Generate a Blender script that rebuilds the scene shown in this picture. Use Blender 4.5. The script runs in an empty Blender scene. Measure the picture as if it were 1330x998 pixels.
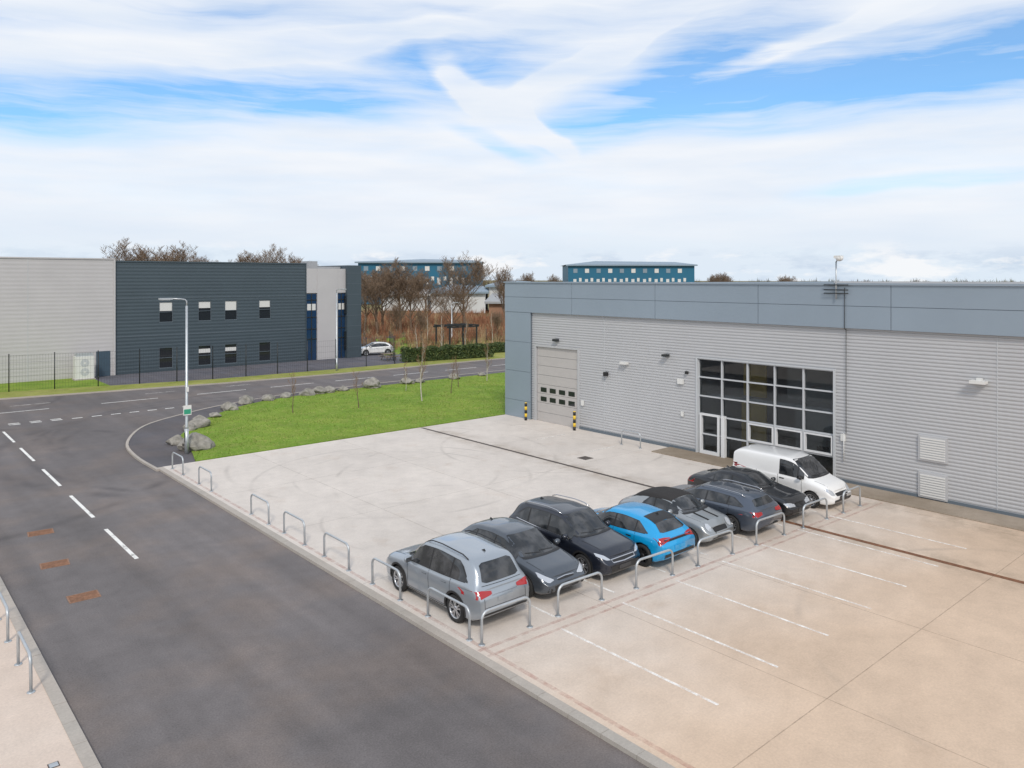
import bpy, bmesh, math, random
from mathutils import Vector, Matrix, noise
from mathutils.bvhtree import BVHTree
random.seed(7)
rad = math.radians
scene = bpy.context.scene
rnd = random.random
def ru(a, b): return a + (b - a) * random.random()

# ------------------------------------------------------------------ materials
def newmat(name):
    m = bpy.data.materials.new(name); m.use_nodes = True
    nt = m.node_tree
    return m, nt, nt.nodes['Principled BSDF']

def N(nt, typ, **kw):
    n = nt.nodes.new(typ)
    for k, v in kw.items():
        setattr(n, k, v)
    return n

def vmath(nt, op, a, b=None, scale=None):
    n = N(nt, 'ShaderNodeVectorMath', operation=op)
    for i, s in enumerate((a, b)):
        if s is None: continue
        if hasattr(s, 'is_output'): nt.links.new(s, n.inputs[i])
        else: n.inputs[i].default_value = s
    if scale is not None:
        if hasattr(scale, 'is_output'): nt.links.new(scale, n.inputs['Scale'])
        else: n.inputs['Scale'].default_value = scale
    return n.outputs['Value'] if op in ('DOT_PRODUCT', 'LENGTH', 'DISTANCE') else n.outputs['Vector']

def fmath(nt, op, a, b=None, c=None, clamp=False):
    n = N(nt, 'ShaderNodeMath', operation=op); n.use_clamp = clamp
    for i, s in enumerate((a, b, c)):
        if s is None: continue
        if hasattr(s, 'is_output'): nt.links.new(s, n.inputs[i])
        else: n.inputs[i].default_value = s
    return n.outputs[0]

def mrange(nt, v, a, b, c, d, smooth=False):
    n = N(nt, 'ShaderNodeMapRange')
    if smooth: n.interpolation_type = 'SMOOTHSTEP'
    nt.links.new(v, n.inputs[0])
    for i, x in enumerate((a, b, c, d)): n.inputs[i + 1].default_value = x
    return n.outputs[0]

def nz(nt, vec, scale, detail=4, rough=.55):
    n = N(nt, 'ShaderNodeTexNoise'); n.inputs['Scale'].default_value = scale
    n.inputs['Detail'].default_value = detail; n.inputs['Roughness'].default_value = rough
    nt.links.new(vec, n.inputs['Vector'])
    return n.outputs[0]

def objco(nt, stretch=(1, 1, 1)):
    tc = N(nt, 'ShaderNodeTexCoord')
    if stretch == (1, 1, 1): return tc.outputs['Object']
    return vmath(nt, 'MULTIPLY', tc.outputs['Object'], stretch)

def mixc(nt, f, a, b):
    n = N(nt, 'ShaderNodeMix', data_type='RGBA')
    if hasattr(f, 'is_output'): nt.links.new(f, n.inputs[0])
    else: n.inputs[0].default_value = f
    for i, s in ((6, a), (7, b)):
        if hasattr(s, 'is_output'): nt.links.new(s, n.inputs[i])
        else: n.inputs[i].default_value = (*s[:3], 1)
    return n.outputs[2]

def addbump(nt, b, h, strength, dist=.02):
    bp = N(nt, 'ShaderNodeBump'); bp.inputs['Strength'].default_value = strength
    bp.inputs['Distance'].default_value = dist
    nt.links.new(h, bp.inputs['Height']); nt.links.new(bp.outputs[0], b.inputs['Normal'])

def pmat(name, col, rough=.6, metal=0, var=0, scale=2, bump=0, bscale=40, coat=0, stretch=(1, 1, 1), spec=.5):
    m, nt, b = newmat(name)
    b.inputs['Base Color'].default_value = (*col, 1)
    b.inputs['Roughness'].default_value = rough
    b.inputs['Metallic'].default_value = metal
    b.inputs['Coat Weight'].default_value = coat
    b.inputs['Coat Roughness'].default_value = .04
    b.inputs['Specular IOR Level'].default_value = spec
    if var:
        co = objco(nt, stretch)
        f = mrange(nt, nz(nt, co, scale, 6, .6), .25, .75, 1 - var, 1 + var)
        nt.links.new(vmath(nt, 'SCALE', col, scale=f), b.inputs['Base Color'])
    if bump:
        co = objco(nt)
        addbump(nt, b, nz(nt, co, bscale, 3), bump)
    return m

def asphalt(name, col, marks=True):
    m, nt, b = newmat(name)
    co = objco(nt)
    big = mrange(nt, nz(nt, co, .12, 5, .6), .3, .7, .80, 1.18)
    lon = mrange(nt, nz(nt, objco(nt, (1.1, .05, 1)), 1.0, 4, .5), .3, .7, .86, 1.14)
    fine = mrange(nt, nz(nt, co, 26, 3, .7), .3, .7, .78, 1.24)
    med = mrange(nt, nz(nt, co, 1.7, 5, .7), .3, .7, .91, 1.09)
    f = fmath(nt, 'MULTIPLY', fmath(nt, 'MULTIPLY', big, lon), fmath(nt, 'MULTIPLY', fine, med))
    base = mixc(nt, mrange(nt, nz(nt, co, .3, 4), .45, .62, 0, 1), col, (col[0] * 1.16, col[1] * 1.08, col[2] * 1.0))
    col2 = vmath(nt, 'SCALE', base, scale=f)
    if marks:
        s = None
        for cx, cy, r, w in ((18, 46, 9.2, .5), (20.5, 47, 12.0, .35), (19, 44, 13.6, .6), (1, 44, 12.5, .5), (3, 70, 10, .4), (24, 44, 17, .35)):
            dd = vmath(nt, 'DISTANCE', vmath(nt, 'MULTIPLY', co, (1, 1, 0)), (cx, cy, 0))
            k = mrange(nt, fmath(nt, 'ABSOLUTE', fmath(nt, 'SUBTRACT', dd, r)), 0, w, 1, 0, True)
            s = k if s is None else fmath(nt, 'MAXIMUM', s, k)
        s = fmath(nt, 'MULTIPLY', s, mrange(nt, nz(nt, co, .35, 3), .42, .6, 0, .5))
        col2 = mixc(nt, s, col2, (col[0] * .42, col[1] * .42, col[2] * .44))
        # old, darker resurfacing toward the junction
        sp = N(nt, 'ShaderNodeSeparateXYZ'); nt.links.new(co, sp.inputs[0])
        g = mrange(nt, fmath(nt, 'ADD', sp.outputs[1], fmath(nt, 'MULTIPLY', nz(nt, co, .3, 3), 3)), 39, 41, 0, .22, True)
        col2 = mixc(nt, g, col2, (col[0] * .62, col[1] * .62, col[2] * .66))
    nt.links.new(col2, b.inputs['Base Color'])
    b.inputs['Roughness'].default_value = .85
    addbump(nt, b, nz(nt, co, 60, 2), .35, .01)
    return m

def concrete(name, warm, cool, ysplit=None, marks=False):
    m, nt, b = newmat(name)
    co = objco(nt)
    big = nz(nt, co, .16, 6, .62)
    if ysplit is not None:
        sp = N(nt, 'ShaderNodeSeparateXYZ'); nt.links.new(co, sp.inputs[0])
        g = mrange(nt, fmath(nt, 'ADD', sp.outputs[1], fmath(nt, 'MULTIPLY', big, 6)), ysplit, ysplit + 9, 0, 1, True)
    else:
        g = mrange(nt, big, .4, .6, 0, 1)
    base = mixc(nt, g, warm, cool)
    f1 = mrange(nt, big, .3, .7, .90, 1.08)
    f2 = mrange(nt, nz(nt, co, 1.3, 6, .7), .3, .7, .91, 1.07)
    f3 = mrange(nt, nz(nt, co, 18, 4, .75), .3, .7, .90, 1.09)
    f = fmath(nt, 'MULTIPLY', fmath(nt, 'MULTIPLY', f1, f2), f3)
    c = vmath(nt, 'SCALE', base, scale=f)
    st = mrange(nt, nz(nt, co, .55, 7, .72), .56, .76, 0, .36)
    c = mixc(nt, st, c, (warm[0] * .66, warm[1] * .62, warm[2] * .58))
    st2 = mrange(nt, nz(nt, vmath(nt, 'ADD', co, (31, 7, 0)), 3.2, 5, .7), .66, .78, 0, .4)
    c = mixc(nt, st2, c, (warm[0] * .6, warm[1] * .58, warm[2] * .55))
    if marks:
        s = None
        for cx, cy, r, w in ((19, 30, 6.2, .16), (19.3, 30.2, 4.6, .14), (24, 26, 9, .18), (17, 24, 4.2, .12), (23, 4, 7.5, .18), (29, 30, 6, .15), (21, 33, 8, .2)):
            dd = vmath(nt, 'DISTANCE', vmath(nt, 'MULTIPLY', co, (1, 1, 0)), (cx, cy, 0))
            k = mrange(nt, fmath(nt, 'ABSOLUTE', fmath(nt, 'SUBTRACT', dd, r)), 0, w, 1, 0, True)
            s = k if s is None else fmath(nt, 'MAXIMUM', s, k)
        s = fmath(nt, 'MULTIPLY', s, mrange(nt, nz(nt, co, .3, 3), .45, .62, 0, .25))
        c = mixc(nt, s, c, (.2, .18, .16))
        sp2 = N(nt, 'ShaderNodeSeparateXYZ'); nt.links.new(co, sp2.inputs[0])
        k = mrange(nt, fmath(nt, 'ABSOLUTE', fmath(nt, 'SUBTRACT', sp2.outputs[0], 26.4)), 0, 1.4, 1, 0, True)
        k2 = mrange(nt, sp2.outputs[0], 28.5, 31.7, 0, 1, True)
        k2 = fmath(nt, 'MULTIPLY', k2, mrange(nt, sp2.outputs[1], 22, 14, 0, 1, True))
        k = fmath(nt, 'MAXIMUM', k, k2)
        k = fmath(nt, 'MULTIPLY', k, mrange(nt, nz(nt, co, .8, 6, .7), .42, .62, .05, .5))
        c = mixc(nt, k, c, (.27, .21, .15))
    nt.links.new(c, b.inputs['Base Color'])
    b.inputs['Roughness'].default_value = .85
    addbump(nt, b, nz(nt, co, 30, 3), .25, .01)
    return m

def worn(name, col, lo=.35, hi=.6, scale=3, amax=.95):
    m, nt, b = newmat(name)
    co = objco(nt)
    b.inputs['Base Color'].default_value = (*col, 1)
    b.inputs['Roughness'].default_value = .7
    a = mrange(nt, nz(nt, co, scale, 7, .75), lo, hi, 0, amax)
    nt.links.new(a, b.inputs['Alpha'])
    return m

def grassmat(name, c1, c2, c3):
    m, nt, b = newmat(name)
    co = objco(nt)
    c = mixc(nt, mrange(nt, nz(nt, co, .22, 5, .6), .35, .65, 0, 1), c1, c2)
    c = mixc(nt, mrange(nt, nz(nt, co, 1.4, 6, .7), .5, .75, 0, .8), c, c3)
    c = vmath(nt, 'SCALE', c, scale=mrange(nt, nz(nt, co, 14, 4, .8), .3, .7, .68, 1.3))
    c = vmath(nt, 'SCALE', c, scale=mrange(nt, nz(nt, co, .6, 5, .7), .3, .7, .80, 1.15))
    nt.links.new(c, b.inputs['Base Color']); b.inputs['Roughness'].default_value = .9
    b.inputs['Specular IOR Level'].default_value = .2
    addbump(nt, b, nz(nt, co, 25, 3), .6, .04)
    return m

M = {}
M['asphalt'] = asphalt('asphalt', (.150, .136, .134))
M['asphalt2'] = asphalt('asphalt_carpark', (.11, .11, .13), False)
M['path'] = asphalt('path_asphalt', (.098, .092, .100), False)
M['yard'] = concrete('yard_concrete', (.62, .47, .345), (.63, .575, .52), 11, True)
M['yard2'] = concrete('yard_concrete_side', (.66, .54, .45), (.62, .52, .44))
M['apron'] = concrete('apron_concrete', (.25, .20, .145), (.36, .30, .24))
M['kerb'] = concrete('kerb_concrete', (.46, .41, .36), (.38, .35, .31))
M['grass'] = grassmat('grass', (.155, .265, .030), (.23, .315, .045), (.31, .33, .09))
M['verge'] = grassmat('verge_grass', (.23, .27, .05), (.33, .33, .10), (.37, .33, .15))
M['field'] = grassmat('field', (.22, .16, .085), (.17, .18, .065), (.26, .18, .11))
M['white'] = worn('road_paint', (.86, .85, .81), .26, .48)
M['faint'] = worn('faded_bay_paint', (.95, .92, .87), .34, .58, 2.5, .9)
M['pink'] = worn('faded_red_paint', (.55, .29, .24), .38, .74, 2.2, .55)
M['joint'] = worn('concrete_joint', (.30, .24, .18), .25, .75, 2.0, .5)
M['drain'] = pmat('drain_iron', (.09, .075, .065), .8, var=.4, scale=3)
M['rust'] = pmat('rusty_iron', (.20, .09, .045), .85, var=.5, scale=4)
M['cover'] = pmat('rusty_cover', (.27, .155, .10), .85, var=.4, scale=9)
M['galv'] = pmat('galvanised_steel', (.50, .53, .55), .42, .55, var=.15, scale=3)
M['clad'] = pmat('ribbed_cladding', (.475, .482, .495), .45, .1, var=.05, scale=.35, stretch=(1, 1, .5))
M['band'] = pmat('parapet_panel', (.27, .33, .39), .42, .15, var=.06, scale=.25)
M['bandd'] = pmat('panel_joint', (.12, .15, .18), .5)
M['roof'] = pmat('roof_sheet', (.32, .33, .34), .6, var=.1)
M['dclad'] = pmat('dark_cladding', (.062, .086, .104), .5, .1, var=.07, scale=.4)
M['lclad'] = pmat('light_cladding', (.50, .485, .49), .5, .05, var=.05, scale=.4)
M['door'] = pmat('garage_door_panel', (.45, .43, .415), .45, var=.04)
M['frame'] = pmat('grey_frame', (.50, .52, .54), .4)
M['wframe'] = pmat('white_frame', (.68, .69, .70), .4)
M['black'] = pmat('black_plastic', (.015, .015, .016), .55)
M['dark'] = pmat('dark_metal', (.03, .034, .036), .5, .2)
M['yellow'] = pmat('yellow_paint', (.75, .5, .03), .5)
M['bluedoor'] = pmat('door_blue', (.05, .085, .12), .5)
M['blueglass'] = pmat('blue_glass', (.012, .04, .10), .08, spec=.7)
M['blind'] = pmat('blind', (.66, .66, .64), .6)
M['pane'] = pmat('window_pane', (.018, .021, .026), .06, spec=.6)
M['boxw'] = pmat('white_box', (.68, .68, .66), .5)
M['rock'] = pmat('boulder_stone', (.26, .245, .215), .9, var=.5, scale=3, bump=.8, bscale=7)
M['bark'] = pmat('bark', (.16, .11, .075), .9, var=.3, scale=4)
M['barkd'] = pmat('bark_distant', (.11, .09, .07), .95, var=.3, scale=.3)
M['birch'] = pmat('birch_bark', (.50, .46, .40), .8, var=.35, scale=6)
M['twig'] = pmat('twigs', (.20, .14, .095), .95, var=.3, scale=.3)
M['twig2'] = pmat('sapling_twigs', (.26, .16, .09), .95, var=.25, scale=.5)
M['scrub1'] = pmat('scrub_red', (.29, .135, .075), .95, var=.35, scale=.15)
M['scrub2'] = pmat('scrub_tan', (.38, .26, .15), .95, var=.3, scale=.2)
M['scrub3'] = pmat('scrub_olive', (.13, .13, .055), .95, var=.3, scale=.2)
M['leaf'] = pmat('hedge_leaf', (.05, .08, .022), .7, var=.5, scale=2)
M['leaf2'] = pmat('hedge_leaf_light', (.11, .13, .035), .7, var=.4, scale=2)
M['blade'] = pmat('grass_blade', (.175, .29, .042), .8, var=.3, scale=.8, spec=.2)
M['blade2'] = pmat('grass_blade_dry', (.34, .35, .11), .8, var=.3, scale=.8, spec=.2)
M['tealwall'] = pmat('teal_cladding', (.012, .13, .225), .5, var=.08, scale=.1)
M['tealroof'] = pmat('blue_grey_roof', (.22, .29, .35), .5, var=.08, scale=.1)
M['offwhite'] = pmat('offwhite_wall', (.62, .63, .63), .6, var=.1, scale=.1)
M['brick'] = pmat('brick_wall', (.30, .17, .11), .8, var=.2, scale=.5)
M['wood'] = pmat('weathered_wood', (.25, .2, .15), .8, var=.2)
M['signg'] = pmat('sign_green', (.03, .30, .18), .5)

def glassmat():
    m = bpy.data.materials.new('window_glass'); m.use_nodes = True
    nt = m.node_tree; nt.nodes.clear()
    o = N(nt, 'ShaderNodeOutputMaterial'); mx = N(nt, 'ShaderNodeMixShader')
    fr = N(nt, 'ShaderNodeFresnel'); fr.inputs[0].default_value = 1.5
    t = N(nt, 'ShaderNodeBsdfTransparent'); t.inputs[0].default_value = (.62, .65, .67, 1)
    g = N(nt, 'ShaderNodeBsdfGlossy'); g.inputs['Roughness'].default_value = .02
    g.inputs[0].default_value = (.8, .85, .9, 1)
    nt.links.new(fr.outputs[0], mx.inputs[0]); nt.links.new(t.outputs[0], mx.inputs[1])
    nt.links.new(g.outputs[0], mx.inputs[2]); nt.links.new(mx.outputs[0], o.inputs[0])
    return m
M['glass'] = glassmat()

# ------------------------------------------------------------------ mesh builder
class MB:
    def __init__(s): s.v = []; s.f = []; s.m = []; s.sm = []; s.mats = []
    def mi(s, mat):
        if isinstance(mat, str): mat = M[mat]
        if mat not in s.mats: s.mats.append(mat)
        return s.mats.index(mat)
    def add(s, verts, faces, mat, smooth=False):
        o = len(s.v); k = s.mi(mat)
        s.v.extend([tuple(p) for p in verts])
        for f in faces:
            s.f.append([i + o for i in f]); s.m.append(k); s.sm.append(smooth)
    def box(s, x0, x1, y0, y1, z0, z1, mat):
        v = [(x, y, z) for z in (z0, z1) for y in (y0, y1) for x in (x0, x1)]
        s.add(v, [(0, 2, 3, 1), (4, 5, 7, 6), (0, 1, 5, 4), (2, 6, 7, 3), (0, 4, 6, 2), (1, 3, 7, 5)], mat)
    def obox(s, mtx, sx, sy, sz, mat):
        v = [mtx @ Vector((x * sx / 2, y * sy / 2, z * sz / 2)) for z in (-1, 1) for y in (-1, 1) for x in (-1, 1)]
        s.add(v, [(0, 2, 3, 1), (4, 5, 7, 6), (0, 1, 5, 4), (2, 6, 7, 3), (0, 4, 6, 2), (1, 3, 7, 5)], mat)
    def tube(s, path, r, mat, n=8, cap=True):
        path = [Vector(p) for p in path]; L = len(path)
        rs = r if isinstance(r, (list, tuple)) else [r] * L
        up = None; verts = []
        for i, p in enumerate(path):
            d = (path[min(i + 1, L - 1)] - path[max(i - 1, 0)]).normalized()
            if up is None:
                up = d.orthogonal().normalized()
            up = (up - d * up.dot(d))
            if up.length < 1e-5: up = d.orthogonal()
            up.normalize(); q = d.cross(up)
            for k in range(n):
                a = 2 * math.pi * k / n
                verts.append(p + (up * math.cos(a) + q * math.sin(a)) * rs[i])
        faces = []
        for i in range(L - 1):
            for k in range(n):
                k2 = (k + 1) % n
                faces.append((i * n + k, i * n + k2, (i + 1) * n + k2, (i + 1) * n + k))
        if cap:
            faces.append(tuple(range(n))[::-1]); faces.append(tuple(range((L - 1) * n, L * n)))
        s.add(verts, faces, mat, True)
    def sphere(s, c, r, mat, nu=14, nv=9):
        if not isinstance(r, (tuple, list)): r = (r, r, r)
        v = []; f = []
        for j in range(nv + 1):
            t = math.pi * j / nv
            for i in range(nu):
                a = 2 * math.pi * i / nu
                v.append((c[0] + r[0] * math.sin(t) * math.cos(a), c[1] + r[1] * math.sin(t) * math.sin(a), c[2] + r[2] * math.cos(t)))
        for j in range(nv):
            for i in range(nu):
                f.append((j * nu + i, (j + 1) * nu + i, (j + 1) * nu + (i + 1) % nu, j * nu + (i + 1) % nu))
        s.add(v, f, mat, True)
    def lathe_x(s, prof, mat, n=28):
        v = []; f = []
        for r, x in prof:
            for i in range(n):
                a = 2 * math.pi * i / n
                v.append((x, r * math.cos(a), r * math.sin(a)))
        for j in range(len(prof) - 1):
            for i in range(n):
                f.append((j * n + i, j * n + (i + 1) % n, (j + 1) * n + (i + 1) % n, (j + 1) * n + i))
        s.add(v, f, mat, True)
    def poly(s, pts, z, mat):
        s.add([(x, y, z) for x, y in pts], [tuple(range(len(pts)))], mat)
    def slab(s, pts, z1, z0, mat, side=None):
        n = len(pts)
        a = sum(pts[i][0] * pts[(i + 1) % n][1] - pts[(i + 1) % n][0] * pts[i][1] for i in range(n))
        if a < 0: pts = pts[::-1]
        s.add([(x, y, z1) for x, y in pts], [tuple(range(n))], mat)
        s.add([(x, y, z0) for x, y in pts] + [(x, y, z1) for x, y in pts],
              [(i, (i + 1) % n, n + (i + 1) % n, n + i) for i in range(n)], side or mat)
    def build(s, name, parent=None, loc=None, rot=None):
        me = bpy.data.meshes.new(name)
        me.from_pydata(s.v, [], s.f)
        for m in s.mats: me.materials.append(m)
        me.polygons.foreach_set('material_index', s.m)
        me.polygons.foreach_set('use_smooth', s.sm)
        me.update()
        o = bpy.data.objects.new(name, me); scene.collection.objects.link(o)
        if parent: o.parent = parent
        if loc: o.location = loc
        if rot: o.rotation_euler = rot
        return o

def empty(name, loc=(0, 0, 0), rz=0):
    e = bpy.data.objects.new(name, None); scene.collection.objects.link(e)
    e.location = loc; e.rotation_euler = (0, 0, rz); e.empty_display_size = .3
    return e

def offset_line(pts, w):
    out = []
    for i, p in enumerate(pts):
        a = Vector(pts[max(i - 1, 0)]); b = Vector(pts[min(i + 1, len(pts) - 1)])
        d = (b - a).normalized(); n = Vector((-d.y, d.x))
        out.append((p[0] + n.x * w, p[1] + n.y * w))
    return out

def catmull(pts, k=6):
    out = []
    P = [pts[0]] + list(pts) + [pts[-1]]
    for i in range(1, len(P) - 2):
        p0, p1, p2, p3 = [Vector(q) for q in P[i - 1:i + 3]]
        for j in range(k):
            t = j / k
            out.append(tuple(.5 * ((2 * p1) + (-p0 + p2) * t + (2 * p0 - 5 * p1 + 4 * p2 - p3) * t * t + (-p0 + 3 * p1 - 3 * p2 + p3) * t ** 3)))
    out.append(tuple(pts[-1]))
    return out

# bearing helper for far background: a = tangent of bearing off the yard's view axis, d = distance along it
def far(a, d): return (d * (.6564 + .7544 * a), d * (.7544 - .6564 * a))

# ------------------------------------------------------------------ ground
b = MB(); b.poly([(-2500, -400), (2500, -400), (2500, 3500), (-2500, 3500)], -.16, 'field'); b.build('ground')
b = MB(); b.poly([(-90, -40), (160, -40), (160, 85), (-90, 85)], -.08, 'asphalt'); b.build('road')
b = MB(); b.slab([(11.55, -40), (34, -40), (34, 38.75), (11.55, 38.75)], 0, -.1, 'yard'); b.build('concrete_yard')
b = MB(); b.slab([(-60, -40), (3.35, -40), (3.35, 46), (-60, 46)], 0, -.1, 'yard2'); b.build('concrete_yard')
b = MB(); b.slab([(31.7, -40), (33.6, -40), (33.6, 25.4), (31.7, 25.4)], .045, -.05, 'apron'); b.build('building_apron')

outer = catmull([(11.3, 38.3), (11.3, 42), (11.9, 45.8), (14.0, 50.2), (17.2, 52.9), (21, 55), (27, 56.8), (35, 57.4)], 5) + [(120, 57.6)]
inner = catmull([(13.1, 38.75), (13.9, 42), (14.4, 45.2), (17, 49.3), (20, 52.4), (24, 54.7), (30, 55.6), (38, 55.9)], 5) + [(120, 56.1)]
b = MB(); b.slab(outer + inner[::-1], -.002, -.12, 'path'); b.build('footpath')
b = MB()
o2 = offset_line(outer, .14)
for i in range(len(outer) - 1):
    b.slab([outer[i], outer[i + 1], o2[i + 1], o2[i]][::1], .02, -.1, 'kerb')
for y in [-40 + .915 * i for i in range(86)]:
    b.box(11.3, 11.55, y, y + .905, -.1, .014 + ru(-.003, .003), 'kerb')
for y in [-40 + .915 * i for i in range(94)]:
    b.box(3.35, 3.6, y, y + .905, -.1, .014 + ru(-.003, .003), 'kerb')
b.build('kerb')

# lawn
b = MB()
lawn = inner + [(120, 38.8), (13.1, 38.8)]
b.slab(lawn, .045, -.1, 'grass'); b.build('lawn')
def inpoly(x, y, P):
    c = False; j = len(P) - 1
    for i in range(len(P)):
        if (P[i][1] > y) != (P[j][1] > y) and x < (P[j][0] - P[i][0]) * (y - P[i][1]) / (P[j][1] - P[i][1]) + P[i][0]: c = not c
        j = i
    return c
b = MB(); v = []; f = []; v2 = []; f2 = []
cnt = 0
while cnt < 34000:
    x = ru(13, 52); y = ru(38.8, 56)
    if not inpoly(x, y, lawn): continue
    cnt += 1
    n1 = noise.noise(Vector((x * .5, y * .5, 0)))
    h = ru(.03, .08) * (1 + .5 * n1); a = ru(0, 6.28); w = ru(.012, .03); dx = ru(-.06, .06); dy = ru(-.06, .06)
    V, F = (v2, f2) if rnd() < .25 + .3 * n1 else (v, f)
    o = len(V)
    V += [(x - w * math.cos(a), y - w * math.sin(a), .04), (x + w * math.cos(a), y + w * math.sin(a), .04), (x + dx, y + dy, .04 + h)]
    F.append((o, o + 1, o + 2))
b.add(v, f, 'blade'); b.add(v2, f2, 'blade2'); b.build('grass')

# far verge / car park
vl = [(-90, 80), (-40, 74), (9, 68.7), (25, 66.5), (36, 65.9), (50, 66.3), (160, 66.5)]
fl = [(-90, 84), (-40, 78), (5, 73.5), (10, 72.4), (19.2, 70.6), (25, 69.5), (37, 69.2), (44, 69.4)]
b = MB(); b.slab(vl + [(160, 69.4)] + fl[::-1], 0, -.12, 'verge'); b.build('verge')
b = MB(); o3 = offset_line(vl, -.15)
for i in range(len(vl) - 1): b.slab([vl[i], vl[i + 1], o3[i + 1], o3[i]], .02, -.1, 'kerb')
b.build('kerb')
b = MB(); b.slab([(-90, 84), (-40, 78), (5, 73.5), (10, 72.4), (17.0, 71), (17, 90), (-90, 90)], .01, -.12, 'grass'); b.build('lawn')
b = MB(); b.slab([(17.0, 71), (19.2, 70.6), (25, 69.5), (37, 69.2), (44, 69.4), (47, 69.4), (58, 92), (66, 104), (40, 104), (17, 90)], -.01, -.12, 'asphalt2'); b.build('car_park')
b = MB(); b.slab([(47.3, 69.4), (160, 69.4), (160, 92), (58.5, 92)], -.01, -.12, 'verge'); b.build('lawn')
b = MB(); b.slab([(48, 78), (53, 78), (60, 92), (66, 100), (60, 100)], .0, -.12, 'grass'); b.build('lawn')

# markings
b = MB()
zm = -.076
def mark(x0, x1, y0, y1, mat='white', z=zm): b.poly([(x0, y0), (x1, y0), (x1, y1), (x0, y1)], z, mat)
for y in (26.8, 32.5, 38.4, 44.5, 50.3): mark(7.14, 7.27, y, y + 3.9)
for i in range(22): mark(-6 + 1.15 * i, -5.4 + 1.15 * i, 56.3, 56.48)
for i in range(15): mark(-6 + 1.15 * i, -5.4 + 1.15 * i, 56.75, 56.93)
for x in (-12, -6, 0, 7, 14.2, 21, 27, 33, 39, 45, 51, 57): mark(x, x + 3.9, 61.7, 61.84)
for x in (9, 18, 24): mark(x, x + 2.5, 64.6, 64.7, 'faint')
b.build('road_markings')
b = MB()
for k, x in enumerate((13.9, 16.3, 18.7, 21.1, 23.4, 25.8, 28.2)): mark(x, x + .085, 9.4, 14.1, 'faint', .0055)
for x in (14.25, 16.65, 19.0, 21.2, 23.5, 25.8, 28.3): mark(x, x + .085, 14.7, 19.6, 'faint', .0055)
for y in (31.5, 27.5): mark(29.3, 31.5, y, y + .1, 'faint', .0055)
b.build('bay_markings')
b = MB()
b.poly([(11.6, 14.62), (31, 13.95), (31, 13.83), (11.6, 14.50)], .004, 'pink')
mark(11.72, 11.84, -20, 38, 'pink', .004)
b.poly([(11.6, 14.25), (31.5, 13.6), (31.5, 13.5), (11.6, 14.15)], .004, 'pink')
b.build('faded_boundary_line')
b = MB()
for x in (15.9, 20.9, 31.0): mark(x, x + .025, -30, 38.6, 'joint', .0025)
for y in (-10, -4, 2, 8, 20, 26, 32): mark(11.6, 31.7, y, y + .025, 'joint', .002)
b.build('concrete_joints')
b = MB(); mark(26.27, 26.45, 15, 38.6, 'drain', .007); mark(26.25, 26.47, -30, 15, 'rust', .007)
b.build('drain_channel')
for x, y in ((5.2, 24.6), (5.1, 28.0), (5.35, 31.8)):
    b = MB(); b.box(-.40, .40, -.30, .30, 0, .012, 'cover')
    for i in range(7): b.box(-.36, .36, -.26 + .08 * i, -.235 + .08 * i, .012, .018, 'rust')
    b.build('manhole_cover', loc=(x, y, -.08), rot=(0, 0, rad(ru(-6, 6))))
for x, y, sc in ((28.1, 26.7, .3), (2.95, 16.3, .09), (3.0, 15.0, .09)):
    b = MB(); b.box(-sc, sc, -sc, sc, 0, .008, 'drain'); b.box(-sc * .8, sc * .8, -sc * .8, sc * .8, .008, .012, 'galv' if sc < .2 else 'drain')
    b.build('manhole_cover', loc=(x, y, 0))

# ------------------------------------------------------------------ hoop barriers
def hoop(x0, y0, x1, y1, h=.80, zb=0):
    tl = Vector((ru(-.012, .012), ru(-.012, .012), 0))
    p0 = Vector((x0, y0, zb)); p1 = Vector((x1, y1, zb)); d = (p1 - p0).normalized(); r = .2; up = Vector((0, 0, 1)) + tl
    path = [p0, p0 + up * (h - r)]
    for i in range(1, 7):
        a = math.pi / 2 * i / 6
        path.append(p0 + up * (h - r + r * math.sin(a)) + d * (r - r * math.cos(a)))
    for i in range(0, 7):
        a = math.pi / 2 * i / 6
        path.append(p1 + up * (h - r + r * math.cos(a)) - d * (r - r * math.sin(a)))
    path.append(p1)
    b = MB(); b.tube(path, .034, 'galv', 10)
    for p in (p0, p1): b.tube([p, p + up * .012], .085, 'galv', 12)
    b.build('hoop_barrier')
X1 = 11.78
for y0, y1 in ((38.0, 36.5), (34.4, 32.9), (28.7, 27.1), (25.8, 24.2), (22.8, 21.2), (19.8, 18.3), (16.95, 15.15)):
    hoop(X1, y0, X1, y1)
for x0, y0, x1, y1 in ((11.85, 14.75, 13.4, 14.7), (14.4, 14.68, 16.05, 14.62), (17.4, 14.5, 19.0, 14.42), (20.2, 14.35, 21.95, 14.25),
                       (23.3, 14.2, 24.95, 14.12), (26.15, 14.05, 27.8, 14.0), (29.0, 13.95, 30.4, 13.95)):
    hoop(x0, y0, x1, y1)
for y0, y1 in ((27.3, 25.8), (24.2, 22.6), (21.1, 19.5)): hoop(3.1, y0, 3.1, y1)
hoop(31.9, 27.6, 31.9, 26.3)

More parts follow.
